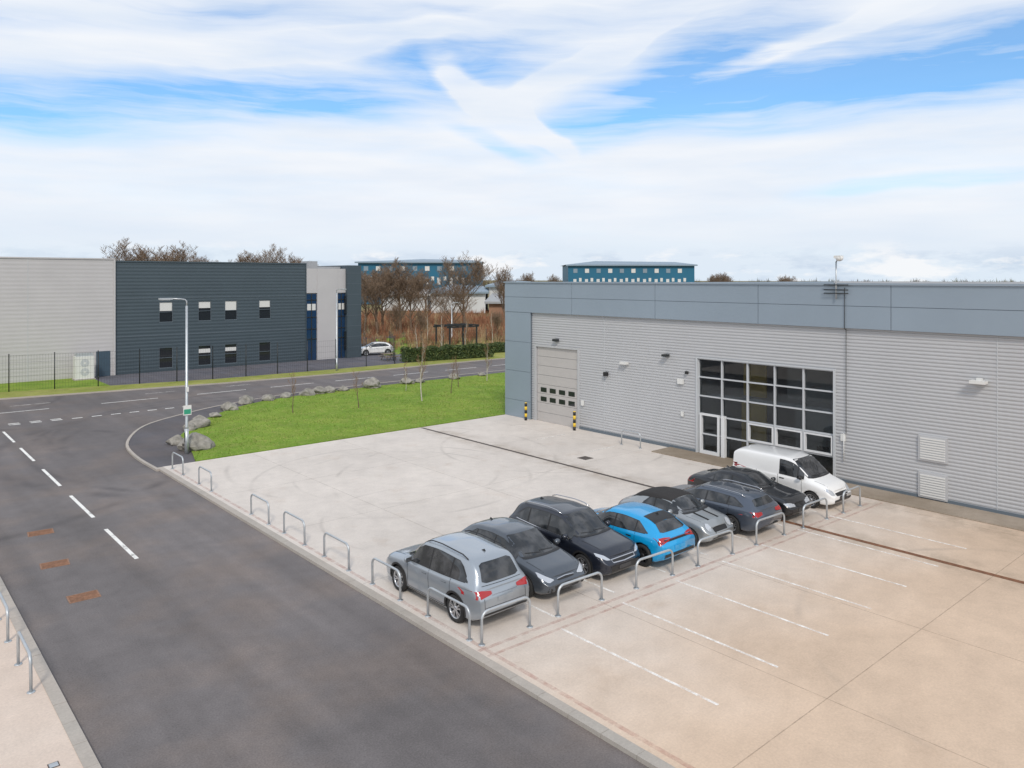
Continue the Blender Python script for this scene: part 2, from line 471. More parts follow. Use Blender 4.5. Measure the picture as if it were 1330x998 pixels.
# ------------------------------------------------------------------ cars
def smooth_closed(P, n=1, r=.15):
    for _ in range(n):
        Q = []
        for i in range(len(P)):
            a = P[i]; c = P[(i + 1) % len(P)]
            Q.append((a[0] + (c[0] - a[0]) * r, a[1] + (c[1] - a[1]) * r))
            Q.append((a[0] + (c[0] - a[0]) * (1 - r), a[1] + (c[1] - a[1]) * (1 - r)))
        P = Q
    return P
def lin(P, s):
    if s <= P[0][0]: return P[0][1]
    for i in range(len(P) - 1):
        if s <= P[i + 1][0]:
            t = (s - P[i][0]) / (P[i + 1][0] - P[i][0]); return P[i][1] + t * (P[i + 1][1] - P[i][1])
    return P[-1][1]
def prof(P, s, w=.1):
    return sum(lin(P, s + w * k / 4) for k in range(-4, 5)) / 9

def paint(name, col, metal=.3, rough=.3):
    return pmat(name, col, rough, metal, coat=1.0, var=.04, scale=1)
def carglass():
    m, nt, b = newmat('car_glass')
    co = objco(nt)
    f = mrange(nt, nz(nt, co, 2.6, 2, .5), .42, .62, 0, 1)
    nt.links.new(mixc(nt, f, (.010, .012, .014), (.055, .057, .060)), b.inputs['Base Color'])
    b.inputs['Roughness'].default_value = .03; b.inputs['Specular IOR Level'].default_value = .85
    return m
CM = dict(glass=carglass(), tyre=pmat('tyre', (.022, .022, .022), .8),
          rim=pmat('alloy_rim', (.55, .56, .58), .25, .8), rimd=pmat('alloy_rim_dark', (.05, .05, .055), .3, .6),
          lamp=pmat('headlamp', (.55, .58, .62), .08, .4, coat=1), lampd=pmat('headlamp_inner', (.10, .11, .12), .1, .3, coat=1),
          red=pmat('tail_lamp', (.38, .008, .01), .12, coat=1),
          chrome=pmat('chrome', (.6, .6, .62), .12, 1), gap=pmat('panel_gap', (.006, .006, .006), .8),
          trim=pmat('black_trim', (.020, .020, .021), .45), cloth=pmat('soft_top', (.03, .028, .028), .95, bump=.3, bscale=120),
          plate=pmat('number_plate', (.05, .05, .052), .4))

def wheel_mesh(r, dark, spokes=5):
    b = MB(); w = .11; rr = r * .70
    b.lathe_x([(rr * .9, -w + .01), (rr, -w), (r - .03, -w), (r, -w + .035), (r, w - .035), (r - .03, w), (rr + .012, w - .004), (rr, w - .012)], CM['tyre'])
    rim = CM['rimd'] if dark else CM['rim']
    b.lathe_x([(rr, w - .012), (rr - .02, w - .016), (rr - .03, w - .045), (rr - .035, -.04)], rim)
    b.lathe_x([(rr - .035, .0), (.0, .0)], CM['trim'])
    b.lathe_x([(r * .45, .03), (.0, .03)], CM['rimd'])
    b.lathe_x([(.075, .02), (.07, w - .03), (.045, w - .02), (0, w - .02)], rim, 14)
    for k in range(spokes):
        for dk in (-.11, .11):
            a = 2 * math.pi * k / spokes + dk
            c = Vector((0, math.cos(a), math.sin(a))); t = Vector((0, -math.sin(a), math.cos(a)))
            p0 = c * .05; p1 = c * (rr - .025) + t * dk * .25
            vs = []
            for p, ww, xo in ((p0, .022, w - .03), (p1, .02, w - .025)):
                for sx in (xo - .03, xo):
                    for sg in (-1, 1): vs.append(p + t * ww * sg + Vector((sx, 0, 0)))
            b.add(vs, [(0, 1, 3, 2), (4, 6, 7, 5), (2, 3, 7, 6), (0, 4, 5, 1), (1, 5, 7, 3), (0, 2, 6, 4)], rim)
    return b

def make_car(name, x, y, rz, S):
    L, W, H = S['L'], S['W'], S['H']; hw = W / 2
    zr, zs = S['zr'], S['zs']; wrf = S.get('wr', .74) * hw; gb = S.get('zb', .2)
    paintm = S['paint']
    wp = [(0, S.get('nw', .76)), (.06, .84), (.2, .925), (.45, .975), (.9, 1), (L - .8, 1), (L - .35, .975), (L - .12, .94), (L, S.get('tw', .87))]
    zbp = [(0, gb + .06), (.3, gb), (L - .4, gb), (L, gb + .12)]
    dsf = [.14, .12, .03, 0, .0, .05, .10, .13, .15, .12, .10]
    dsr = S.get('dsr', [.16, .12, .03, 0, .01, .05, .08, .1, .1, .08, .07])
    def section(s):
        w = hw * prof(wp, s, .03); zb = lin(zbp, s); R_ = prof(zr, s, S.get('sm', .12)); Z = min(prof(zs, s, .12), R_ - .015)
        c = R_ - Z; t = max(0, min(1, (c - .06) / .3)); t = t * t * (3 - 2 * t)
        wr = wrf * (.96 if s < 1.6 else 1.0)
        A = [(.86 * w, Z + .45 * c), (.76 * w, Z + .78 * c), (.45 * w, Z + .97 * c)]
        B = [(wr, R_ - .115), (wr - .075, R_ - .035), (wr * .55, R_ - .005)]
        pts = [(0, zb), (.84 * w, zb), (.955 * w, zb + .05), (.985 * w, zb + .05 + .25 * (Z - zb)), (.975 * w, zb + .5 * (Z - zb)), (1.0 * w, zb + .74 * (Z - zb)),
               (.985 * w, Z - .07), (.945 * w, Z - .005)]
        pts += [(a[0] + (c2[0] - a[0]) * t, a[1] + (c2[1] - a[1]) * t) for a, c2 in zip(A, B)]
        pts.append((0, R_ + .008))
        df = dsf[:4] + [0] + dsf[4:]; dr = dsr[:4] + [0] + dsr[4:]
        kf = max(0, 1 - s / .35); kr = max(0, 1 - (L - s) / .35)
        P3 = [Vector((p[0], L / 2 - (s + kf * df[i] - kr * dr[i]), p[1])) for i, p in enumerate(pts)]
        for _ in range(2):
            Q = [P3[0]]
            for i in range(len(P3) - 1):
                q = .2
                if i > 0: Q.append(P3[i].lerp(P3[i + 1], q))
                if i < len(P3) - 2: Q.append(P3[i].lerp(P3[i + 1], 1 - q))
            Q.append(P3[-1]); P3 = Q
        return P3
    ns = int(L / .085)
    ss = [0, .03] + [L * i / ns for i in range(1, ns)] + [L - .03, L]
    rings = [section(s) for s in ss]; n = len(rings[0]) - 1
    V = []; F = []; rs = 2 * n
    for r in rings:
        V += [tuple(p) for p in r]
        V += [(-p[0], p[1], p[2]) for p in r[n - 1:0:-1]]
    for k in range(len(rings) - 1):
        for i in range(rs):
            j = (i + 1) % rs
            F.append((k * rs + i, k * rs + j, (k + 1) * rs + j, (k + 1) * rs + i))
    for base, flip in ((0, False), ((len(rings) - 1) * rs, True)):
        fs = [(base, base + 1, base + rs - 1)]
        for i in range(1, n - 1): fs.append((base + i, base + i + 1, base + rs - i - 1, base + rs - i))
        fs.append((base + n - 1, base + n, base + n + 1))
        F += [f[::-1] if flip else f for f in fs]
    bvh = BVHTree.FromPolygons(V, F)
    root = empty(name, (x, y, 0), rz)
    mats = [paintm, CM['trim']]
    def mesh(nm, V, F, mi=None, smooth=True):
        me = bpy.data.meshes.new(nm); me.from_pydata(V, [], F)
        for m in mats: me.materials.append(m)
        if mi: me.polygons.foreach_set('material_index', [mi] * len(F))
        bm = bmesh.new(); bm.from_mesh(me); bmesh.ops.recalc_face_normals(bm, faces=bm.faces); bm.to_mesh(me); bm.free()
        for p in me.polygons: p.use_smooth = smooth
        o = bpy.data.objects.new(nm, me); scene.collection.objects.link(o); return o
    body = mesh('body', V, F); body.parent = root
    wr_, fo, wb = S['r'], S['fo'], S['wb']
    cv = []; cf = []
    for s in (fo, fo + wb):
        for sg in (-1, 1):
            o = len(cv); K = 28; R0 = wr_ + .045
            for xx in (sg * (hw - .30), sg * (hw + .2)):
                for k in range(K):
                    a = 2 * math.pi * k / K
                    cv.append((xx, L / 2 - s + R0 * math.cos(a), wr_ + .01 + R0 * math.sin(a)))
            for k in range(K): cf.append((o + k, o + (k + 1) % K, o + K + (k + 1) % K, o + K + k))
            cf.append(tuple(o + k for k in range(K))); cf.append(tuple(o + K + k for k in range(K))[::-1])
    cut = mesh('cut', cv, cf, 1, False)
    md = body.modifiers.new('arch', 'BOOLEAN'); md.object = cut; md.operation = 'DIFFERENCE'; md.solver = 'EXACT'
    cut.parent = root
    bpy.context.view_layer.update()
    dg = bpy.context.evaluated_depsgraph_get()
    me2 = bpy.data.meshes.new_from_object(body.evaluated_get(dg))
    body.modifiers.clear(); body.data = me2
    bpy.data.objects.remove(cut)
    D = MB()
    def decal(P, axis, sg, mat, off=.004, grid=.07):
        bm = bmesh.new()
        vs = [bm.verts.new((p[0], p[1], 0)) for p in P]; bm.faces.new(vs)
        for ax in (0, 1):
            lo = min(p[ax] for p in P); hi = max(p[ax] for p in P)
            k = lo + grid
            while k < hi - .005:
                co = (k, 0, 0) if ax == 0 else (0, k, 0); no = (1, 0, 0) if ax == 0 else (0, 1, 0)
                bmesh.ops.bisect_plane(bm, geom=bm.verts[:] + bm.edges[:] + bm.faces[:], plane_co=co, plane_no=no, dist=1e-5)
                k += grid
        bmesh.ops.triangulate(bm, faces=bm.faces[:])
        bm.verts.ensure_lookup_table(); bm.verts.index_update()
        out = []
        for vv in bm.verts:
            p, q = vv.co.x, vv.co.y
            if axis == 'x': o = Vector((sg * 3, L / 2 - p, q)); d = Vector((-sg, 0, 0)); nr = Vector((sg * hw, L / 2 - p, q))
            elif axis == 'y': o = Vector((p, sg * 6, q)); d = Vector((0, -sg, 0)); nr = Vector((p, sg * L / 2, q))
            else: o = Vector((p, L / 2 - q, 4)); d = Vector((0, 0, -1)); nr = Vector((p, L / 2 - q, 1))
            h = bvh.ray_cast(o, d)
            if h[0] is None:
                h = bvh.find_nearest(nr)
            hn = h[1]
            if hn.dot(d) > 0: hn = -hn
            out.append(h[0] + hn * off)
        fs = [[v_.index for v_ in f.verts] for f in bm.faces]
        D.add(out, fs, mat, True); bm.free()
    def both(P, axis, sg, mat, off=.004, **k):
        decal(P, axis, sg, mat, off, **k); decal([(-p[0], p[1]) for p in P], axis, sg, mat, off, **k)
    def band(sa, sb, lo=.03, hi=.14, n=14, cutr=0):
        up = []; dn = []
        for i in range(n + 1):
            s = sa + (sb - sa) * i / n
            a = min(prof(zs, s, .12), prof(zr, s, .12) - .015) + lo; c = prof(zr, s, .12) - hi
            if cutr and s > sb - cutr: c = min(c, a + (c - a) * max(.02, (sb - s) / cutr))
            if c - a > .015: up.append((s, c)); dn.append((s, a))
        return dn + up[::-1]
    wins = S['wins']
    for sg in (-1, 1):
        if 'dlo' in S:
            P = band(S['dlo'][0] - .02, S['dlo'][1] + .02, .015, .125, cutr=S.get('cutr', 0)); decal(P, 'x', sg, CM['trim'], .003)
            if S.get('chromeline'):
                a_ = [(p[0], p[1]) for p in P[:len(P) // 2]]
                decal(a_ + [(p[0], p[1] - .02) for p in a_[::-1]], 'x', sg, CM['chrome'], .006)
        for k, (a0, b0) in enumerate(wins):
            P = band(a0, b0, cutr=S.get('cutr', 0) if k == len(wins) - 1 else 0)
            if len(P) > 3: decal(P, 'x', sg, CM['glass'], .006)
        zl = gb + .13
        for s in S['doors']:
            zt_ = prof(zs, s, .12)
            decal([(s, zl), (s + .014, zl), (s + .014, zt_), (s, zt_)], 'x', sg, CM['gap'], .003)
        d0, d1 = S['doors'][0], S['doors'][-1]
        decal([(d0, zl), (d1, zl), (d1, zl + .012), (d0, zl + .012)], 'x', sg, CM['gap'], .003)
        for s in S['handles']:
            zh = prof(zs, s, .12) - .11
            hh = [(s, zh - .014), (s + .2, zh - .014), (s + .2, zh + .014), (s, zh + .014)]
            decal(hh, 'x', sg, S.get('hmat', paintm), .022)
            decal([(s - .01, zh - .03), (s + .21, zh - .03), (s + .21, zh - .012), (s - .01, zh - .012)], 'x', sg, CM['gap'], .003)
        decal([(fo + wr_ + .08, gb - .0), (fo + wb - wr_ - .08, gb - .0), (fo + wb - wr_ - .08, gb + .1), (fo + wr_ + .08, gb + .1)], 'x', sg, CM['trim'], .004)
        if S.get('clad'):
            for s in (fo, fo + wb):
                K = 16
                Vv = []; Ff = []
                for k in range(K + 1):
                    a = math.pi * (-.06 + 1.12 * k / K)
                    for R0 in (wr_ + .04, wr_ + .07, wr_ + .10):
                        yy = L / 2 - s + R0 * math.cos(a); z_ = wr_ + .01 + R0 * math.sin(a)
                        h = bvh.ray_cast(Vector((sg * 3, yy, z_)), Vector((-sg, 0, 0)))
                        p = h[0] if h[0] else bvh.find_nearest(Vector((sg * hw, yy, z_)))[0]
                        Vv.append(p + Vector((sg * .008, 0, 0)))
                for k in range(K):
                    for j in (0, 1): Ff.append((k * 3 + j, k * 3 + j + 1, k * 3 + j + 4, k * 3 + j + 3))
                D.add(Vv, Ff, CM['trim'], True)
    zc = S['zc']; tz = H - .085
    wsb = .80 * hw; wst = wrf - .07
    if S.get('van'): wsb = .86 * hw; wst = wrf - .08
    decal(smooth_closed([(-wsb, zc), (0, zc - .015), (wsb, zc), ((wsb + wst) / 2 + .015, (zc + tz) / 2), (wst, tz), (0, tz + .01), (-wst, tz), (-(wsb + wst) / 2 - .015, (zc + tz) / 2)], 1, .08), 'y', 1, CM['glass'], .006)
    decal([(-wsb, zc - .02), (wsb, zc - .02), (wsb, zc + .012), (-wsb, zc + .012)], 'y', 1, CM['trim'], .008)
    for w0, w1 in ((-.5 * hw, .05), (.05, .6 * hw)):
        decal([(w0, zc + .03), (w0, zc + .045), (w1, zc + .075), (w1, zc + .06)], 'y', 1, CM['trim'], .014, grid=.2)
    if 'rz' in S:
        r0, r1, rw0, rw1 = S['rz']
        decal(smooth_closed([(-rw0, r0), (rw0, r0), (rw1, r1), (-rw1, r1)], 1, .1), 'y', -1, CM['glass'], .006)
    for P, mt, off in S['front']:
        (both if min(p[0] for p in P) >= 0 else decal)(P, 'y', 1, mt, off)
    for P, mt, off in S['rear']:
        (both if min(p[0] for p in P) >= 0 else decal)(P, 'y', -1, mt, off)
    for P, mt, off in S.get('top', []):
        decal(P, 'z', 1, mt, off)
    for sg in (-1, 1):
        pts = [(sg * hw * .70, .22), (sg * hw * .80, S['cowl'] - .05)]
        decal([(pts[0][0], pts[0][1]), (pts[0][0] + .012, pts[0][1]), (pts[1][0] + .012, pts[1][1]), (pts[1][0], pts[1][1])], 'z', 1, CM['gap'], .003, grid=.1)
    D.build('trim_and_glass', root)
    def plate(sg, z, mat):
        h = bvh.ray_cast(Vector((0, sg * 6, z)), Vector((0, -sg, 0)))
        yy = h[0].y if h[0] else sg * L / 2
        q = MB(); q.box(-.26, .26, min(yy, yy + sg * .02), max(yy, yy + sg * .02), z - .055, z + .055, mat)
        q.build('number_plate', root)
    if S.get('pf'): plate(1, S['pf'], CM['plate'])
    if S.get('pr'): plate(-1, S['pr'], S.get('pmat', paintm))
    for sg in (-1, 1):
        q = MB(); s = S['cowl'] + .42; zz = prof(zs, s, .12) + .09
        q.sphere((sg * (hw + .06), L / 2 - s, zz), (.115, .075, .085), S.get('mmat', paintm), 12, 8)
        q.box(min(sg * (hw - .06), sg * (hw + .02)), max(sg * (hw - .06), sg * (hw + .02)), L / 2 - s - .03, L / 2 - s + .02, zz - .075, zz - .03, CM['trim'])
        q.box(sg * (hw + .06) - .09, sg * (hw + .06) + .09, L / 2 - s - .078, L / 2 - s - .066, zz - .06, zz + .06, CM['glass'])
        q.build('mirror', root)
    if S.get('rails'):
        a0, a1 = S['rails']
        for sg in (-1, 1):
            q = MB(); path = []
            for i in range(9):
                s = a0 + (a1 - a0) * i / 8; up_ = .05 if 0 < i < 8 else -.005
                path.append((sg * (wrf - .06), L / 2 - s, prof(zr, s, .12) - .02 + up_))
            q.tube(path, .016, S.get('railm', CM['trim']), 6); q.build('roof_rail', root)
    wm = wheel_mesh(wr_, S.get('darkrim', False), S.get('spokes', 5))
    wo = None
    for s in (fo, fo + wb):
        for sg in (-1, 1):
            if wo is None: wo = wm.build('wheel', root); o = wo
            else:
                o = bpy.data.objects.new('wheel', wo.data); scene.collection.objects.link(o); o.parent = root
            o.location = (sg * (hw - .125), L / 2 - s, wr_)
            o.rotation_euler = (rad(ru(0, 70)), 0, 0 if sg > 0 else math.pi)
    if S.get('fin', True) and not S.get('van'):
        q = MB(); s = S['fin_s'] if 'fin_s' in S else L - 1.0; z0 = prof(zr, s, .12)
        q.add([(-.02, L / 2 - s, z0), (.02, L / 2 - s, z0), (0, L / 2 - s - .13, z0 + .06), (-.02, L / 2 - s - .16, z0), (.02, L / 2 - s - .16, z0)],
              [(0, 1, 2), (0, 2, 3), (1, 4, 2), (3, 2, 4)], CM['trim']); q.build('aerial', root)
    return root

def quadR(x0, x1, z0, z1): return smooth_closed([(x0, z0), (x1, z0), (x1, z1), (x0, z1)], 1, .12)

p_silver = paint('paint_silver', (.36, .40, .44), .5)
p_dgrey = paint('paint_dark_grey', (.085, .10, .12), .5)
p_black = paint('paint_black', (.010, .011, .014), .2)
p_black2 = paint('paint_blue_black', (.014, .018, .030), .3)
p_blue = paint('paint_bright_blue', (.004, .33, .68), .1)
p_grey = paint('paint_light_grey', (.34, .36, .37), .5)
p_slate = paint('paint_slate', (.085, .105, .14), .5)
p_white = paint('paint_white', (.80, .80, .79), 0)

def spec_suv(L, W, H, paintm):
    return dict(L=L, W=W, H=H, paint=paintm, r=.36, fo=.93, wb=2.70, cowl=1.12, zc=1.12, wr=.75,
        zr=[(0, .74), (.12, .86), (.3, .95), (1.12, 1.10), (1.95, H - .05), (2.7, H), (L - .75, H - .055), (L - .5, H - .11), (L - .1, 1.12), (L, 1.0)],
        zs=[(0, .66), (.2, .84), (.6, .93), (1.2, 1.01), (3.0, 1.06), (L - .5, 1.13), (L - .12, 1.08), (L, .93)],
        dlo=(1.42, L - .42), cutr=.5, wins=[(1.42, 2.42), (2.48, 3.35), (3.41, L - .46)], doors=(1.42, 2.44, 3.42), handles=(2.15, 3.05), clad=True,
        rz=(1.16, H - .16, .62, .52), rails=(2.05, L - .75),
        front=[([(0.0, .50), (.40, .50), (.46, .74), (0.0, .76)], CM['trim'], .006), ([(.0, .27), (.62, .29), (.56, .42), (0, .42)], CM['trim'], .006),
               (smooth_closed([(.50, .72), (.66, .70), (.86, .76), (.88, .86), (.74, .83), (.52, .78)], 1, .12), CM['lamp'], .010),
               (quadR(.66, .78, .46, .54), CM['lampd'], .006)],
        rear=[(smooth_closed([(.42, .90), (.93, .84), (.93, 1.02), (.70, 1.03), (.42, .98)], 1, .12), CM['red'], .008),
              ([(-.7, .27), (.7, .27), (.76, .46), (-.76, .46)], CM['trim'], .006), ([(-.5, .24), (.5, .24), (.45, .33), (-.45, .33)], CM['chrome'], .010),
              ([(-.42, .865), (.42, .865), (.42, .89), (-.42, .89)], CM['chrome'], .008),
              ([(-.66, 1.105), (.66, 1.105), (.66, 1.117), (-.66, 1.117)], CM['gap'], .004), ([(.68, .50), (.694, .50), (.694, .84), (.68, .84)], CM['gap'], .004),
              ([(-.69, .60), (.69, .60), (.69, .612), (-.69, .612)], CM['gap'], .004)],
        pf=.47, pr=.76)
def spec_hatch(L, W, H, paintm):
    return dict(L=L, W=W, H=H, paint=paintm, r=.325, fo=.86, wb=2.62, cowl=.98, zc=1.0, wr=.72,
        zr=[(0, .66), (.12, .76), (.3, .83), (.98, .985), (1.95, H - .04), (2.6, H), (L - .95, H - .06), (L - .6, H - .14), (L - .12, 1.02), (L, .92)],
        zs=[(0, .58), (.2, .74), (.6, .84), (1.1, .93), (2.8, .97), (L - .5, 1.02), (L - .12, .98), (L, .84)],
        dlo=(1.30, L - .5), cutr=.5, wins=[(1.30, 2.28), (2.34, 3.15), (3.2, L - .53)], doors=(1.33, 2.30, 3.2), handles=(2.02, 2.88),
        rz=(1.06, H - .19, .58, .48),
        front=[([(0.0, .30), (.45, .31), (.50, .46), (0.0, .50)], CM['trim'], .006), ([(.56, .30), (.72, .33), (.70, .44), (.58, .42)], CM['trim'], .006),
               ([(0.0, .56), (.30, .565), (.33, .61), (0.0, .63)], CM['trim'], .006), ([(0.0, .615), (.33, .60), (.33, .615), (0.0, .635)], CM['chrome'], .010),
               (smooth_closed([(.42, .60), (.66, .56), (.84, .70), (.82, .82), (.66, .72)], 1, .15), CM['lamp'], .010)],
        rear=[(smooth_closed([(.5, .78), (.9, .72), (.92, .94), (.66, .95)], 1, .15), CM['red'], .008), ([(-.6, .28), (.6, .28), (.6, .4), (-.6, .4)], CM['trim'], .006)],
        pf=.42, pr=.66)

s = spec_suv(4.62, 1.88, 1.74, p_silver); make_car('parked_car', 13.0, 17.5, 0, s)
s = spec_hatch(4.28, 1.81, 1.5, p_dgrey); s['hmat'] = CM['chrome']; make_car('parked_car', 15.4, 17.45, math.pi, s)
s = spec_suv(4.52, 1.84, 1.69, p_black2); s['railm'] = CM['chrome']; s['chromeline'] = True
s['front'] = [([(0.0, .58), (.48, .60), (.52, .70), (0.0, .70)], CM['chrome'], .006), ([(0.0, .60), (.46, .62), (.49, .68), (0.0, .68)], CM['trim'], .009),
    ([(.0, .27), (.55, .29), (.62, .52), (0, .52)], CM['trim'], .006), (smooth_closed([(.52, .68), (.70, .70), (.87, .80), (.86, .88), (.70, .82)], 1, .12), CM['lamp'], .010)]
s['pf'] = .45
make_car('parked_car', 17.65, 17.4, math.pi, s)
s = spec_hatch(4.29, 1.84, 1.50, p_blue); s.update(r=.345, fo=.80, wb=2.70, darkrim=True, hmat=CM['trim'], mmat=CM['trim'], clad=False,
    dlo=(1.25, 3.75), rz=(1.09, 1.50 - .17, .62, .50))
s['rear'] = [([(-.80, .86), (.80, .86), (.84, .93), (-.84, .93)], CM['trim'], .006), (smooth_closed([(.36, .90), (.92, .80), (.93, .98), (.60, .99), (.36, .96)], 1, .12), CM['red'], .009),
    ([(-.80, .28), (.80, .28), (.72, .52), (-.72, .52)], CM['trim'], .006), ([(-.33, .905), (.33, .905), (.33, .925), (-.33, .925)], CM['red'], .009)]
s['top'] = [([(-.50, 3.25), (.50, 3.25), (.53, 3.72), (-.53, 3.72)], CM['trim'], .01)]
make_car('parked_car', 19.75, 16.85, 0, s)
# small convertible, black soft top
s = dict(L=3.95, W=1.75, H=1.42, paint=p_grey, r=.31, fo=.72, wb=2.55, cowl=1.02, zc=.99, wr=.74, darkrim=True, hmat=CM['chrome'], fin=False,
    zr=[(0, .66), (.12, .78), (.3, .86), (1.02, .97), (1.62, 1.37), (2.1, 1.42), (2.75, 1.39), (3.15, 1.29), (3.5, 1.0), (3.95, .90)],
    zs=[(0, .60), (.2, .78), (.6, .86), (1.1, .93), (2.8, .95), (3.4, .96), (3.95, .82)],
    dlo=(1.25, 2.85), cutr=.35, wins=[(1.25, 2.22), (2.27, 2.83)], doors=(1.28, 2.35), handles=(2.05,),
    top=[([(-.62, 1.62), (.62, 1.62), (.66, 2.3), (.66, 3.0), (.6, 3.46), (-.6, 3.46), (-.66, 3.0), (-.66, 2.3)], CM['cloth'], .012),
         ([(.22, .35), (.32, .35), (.32, .98), (.22, .98)], CM['gap'], .004), ([(-.32, .35), (-.22, .35), (-.22, .98), (-.32, .98)], CM['gap'], .004)],
    front=[([(0.0, .48), (.34, .48), (.38, .66), (0.0, .68)], CM['trim'], .006), ([(0, .27), (.58, .28), (.5, .38), (0, .38)], CM['trim'], .006),
        ([(.46 + .12 * math.cos(t * .5236) + .1, .70 + .115 * math.sin(t * .5236)) for t in range(12)], CM['lamp'], .012)],
    rear=[(quadR(.6, .75, .66, .88), CM['red'], .008)], pf=.43, pr=.55)
make_car('parked_car', 22.3, 16.85, math.pi, s)
# estate
s = spec_hatch(4.6, 1.82, 1.42, p_slate); s.update(L=4.63, r=.33, fo=.8, wb=2.81, cowl=1.25, zc=1.0, dlo=(1.55, 4.2), wins=[(1.55, 2.5), (2.56, 3.4), (3.46, 4.17)], cutr=.6,
    zr=[(0, .64), (.12, .74), (.3, .82), (1.25, .985), (2.1, 1.38), (2.7, 1.42), (3.9, 1.38), (4.15, 1.32), (4.53, 1.02), (4.63, .92)],
    zs=[(0, .58), (.2, .74), (.6, .84), (1.3, .93), (2.8, .96), (4.1, 1.0), (4.5, .98), (4.63, .84)], doors=(1.6, 2.53, 3.5), handles=(2.25, 3.15), rails=(2.2, 4.0),
    railm=CM['chrome'], rz=(1.06, 1.26, .60, .50), darkrim=False)
s['rear'] = [(smooth_closed([(.42, .80), (.90, .76), (.92, .93), (.42, .90)], 1, .12), CM['red'], .008), ([(-.6, .28), (.6, .28), (.6, .4), (-.6, .4)], CM['trim'], .006)]
make_car('parked_car', 24.5, 16.7, 0, s)
# saloon
s = spec_hatch(4.6, 1.8, 1.43, p_black); s.update(r=.33, fo=.82, wb=2.76, cowl=1.3, zc=.99, dlo=(1.6, 3.75), wins=[(1.6, 2.5), (2.56, 3.3), (3.34, 3.72)], cutr=.45,
    zr=[(0, .64), (.12, .74), (.3, .82), (1.3, .97), (2.1, 1.38), (2.6, 1.43), (3.2, 1.39), (3.95, 1.06), (4.1, 1.04), (4.5, 1.0), (4.6, .9)],
    zs=[(0, .58), (.2, .74), (.6, .83), (1.3, .92), (2.8, .95), (4.1, .99), (4.5, .95), (4.6, .84)], doors=(1.6, 2.53, 3.4), handles=(2.25, 3.1),
    rz=(1.08, 1.33, .58, .48), fin_s=3.1, chromeline=False)
s['front'] = [(smooth_closed([(.03, .52), (.26, .52), (.28, .64), (.05, .65)], 1, .2), CM['trim'], .008), ([(0, .27), (.6, .29), (.55, .38), (0, .38)], CM['trim'], .006),
    (smooth_closed([(.36, .55), (.78, .58), (.84, .70), (.66, .70), (.38, .65)], 1, .12), CM['lamp'], .010)]
make_car('parked_car', 27.0, 16.85, math.pi, s)
# small white van
s = dict(L=4.4, W=1.8, H=1.82, paint=p_white, r=.32, fo=.88, wb=2.68, cowl=.85, zc=1.14, wr=.87, van=True, tw=.95, sm=.1,
    zr=[(0, .72), (.1, .84), (.3, .94), (.85, 1.12), (1.6, 1.74), (2.0, 1.81), (4.1, 1.82), (4.33, 1.76), (4.4, 1.66)],
    zs=[(0, .62), (.2, .82), (.6, .94), (1.1, 1.04), (2.2, 1.08), (4.2, 1.12), (4.4, 1.1)],
    dlo=(1.2, 2.22), wins=[(1.2, 1.42), (1.46, 2.2)], doors=(1.25, 2.28, 3.25), handles=(2.0,), hmat=CM['trim'], mmat=CM['trim'],
    front=[([(0.0, .55), (.42, .56), (.46, .66), (0.0, .67)], CM['trim'], .006), ([(0, .27), (.62, .29), (.66, .44), (0, .44)], CM['trim'], .006),
        (smooth_closed([(.50, .60), (.74, .62), (.84, .80), (.80, .86), (.56, .76)], 1, .12), CM['lamp'], .010)],
    rear=[(quadR(.74, .86, .8, 1.2), CM['red'], .008)], pf=.49, pr=.6)
s['dsr'] = [.1, .08, .02, 0, 0, 0, 0, .02, .05, .05, .05]
make_car('parked_van', 29.5, 16.4, math.pi, s)
s = spec_hatch(4.28, 1.81, 1.5, p_white); make_car('parked_car', 47.6, 79.5, rad(75), s)

# ------------------------------------------------------------------ right warehouse
WX = 33.3
wh = empty('warehouse')
def corrug(b, axis, c, u0, u1, z0, z1, mat, pitch=.18, depth=.035, sgn=-1):
    zz = []; k = math.floor(z0 / pitch)
    base = [(0, 0), (.30, 0), (.42, 1), (.80, 1), (.92, 0)]
    pts = [(z0, 0)]
    while k * pitch < z1:
        for t, d in base:
            z = (k + t) * pitch
            if z0 < z < z1: pts.append((z, d))
        k += 1
    pts.append((z1, 0))
    V = []; F = []
    for z, d in pts:
        o = c + sgn * d * depth
        for u in (u0, u1): V.append((o, u, z) if axis == 'x' else (u, o, z))
    for i in range(len(pts) - 1): F.append((2 * i, 2 * i + 1, 2 * i + 3, 2 * i + 2))
    b.add(V, F, mat)
b = MB()
ZB = 6.82
for y0, y1, z0, z1 in ((36.0, 36.3, 0, ZB), (32.1, 36.0, 4.8, ZB), (23.75, 32.1, 0, ZB), (16.35, 23.75, 4.95, ZB), (-30, 16.35, 0, ZB)):
    corrug(b, 'x', WX, y0, y1, z0, z1, 'clad', .15, .024)
b.box(33.25, 33.4, -30, 16.35, 0, .16, 'bandd'); b.box(33.25, 33.4, 23.75, 32.1, 0, .16, 'bandd')
for y in (30.1, 10, 4, -2): b.box(33.268, 33.3, y, y + .03, .16, ZB, 'frame')
b.build('ribbed_wall', wh)
b = MB()
def panel(y0, y1, z0, z1, x=33.12): b.box(x, 33.5, y0 + .012, y1 - .012, z0 + .01, z1 - .01, 'band')
ys = [38.8, 32.6, 26.3, 20.1, 13.9, 7.7, 1.5, -4.7, -11, -17, -30]
for i in range(len(ys) - 1):
    panel(ys[i + 1], ys[i], ZB, 7.8); panel(ys[i + 1], ys[i], 7.8, 8.72)
for z0, z1 in ((0, 1.1), (1.1, 3.0), (3.0, 4.9), (4.9, ZB)): panel(36.3, 38.8, z0, z1, 33.14)
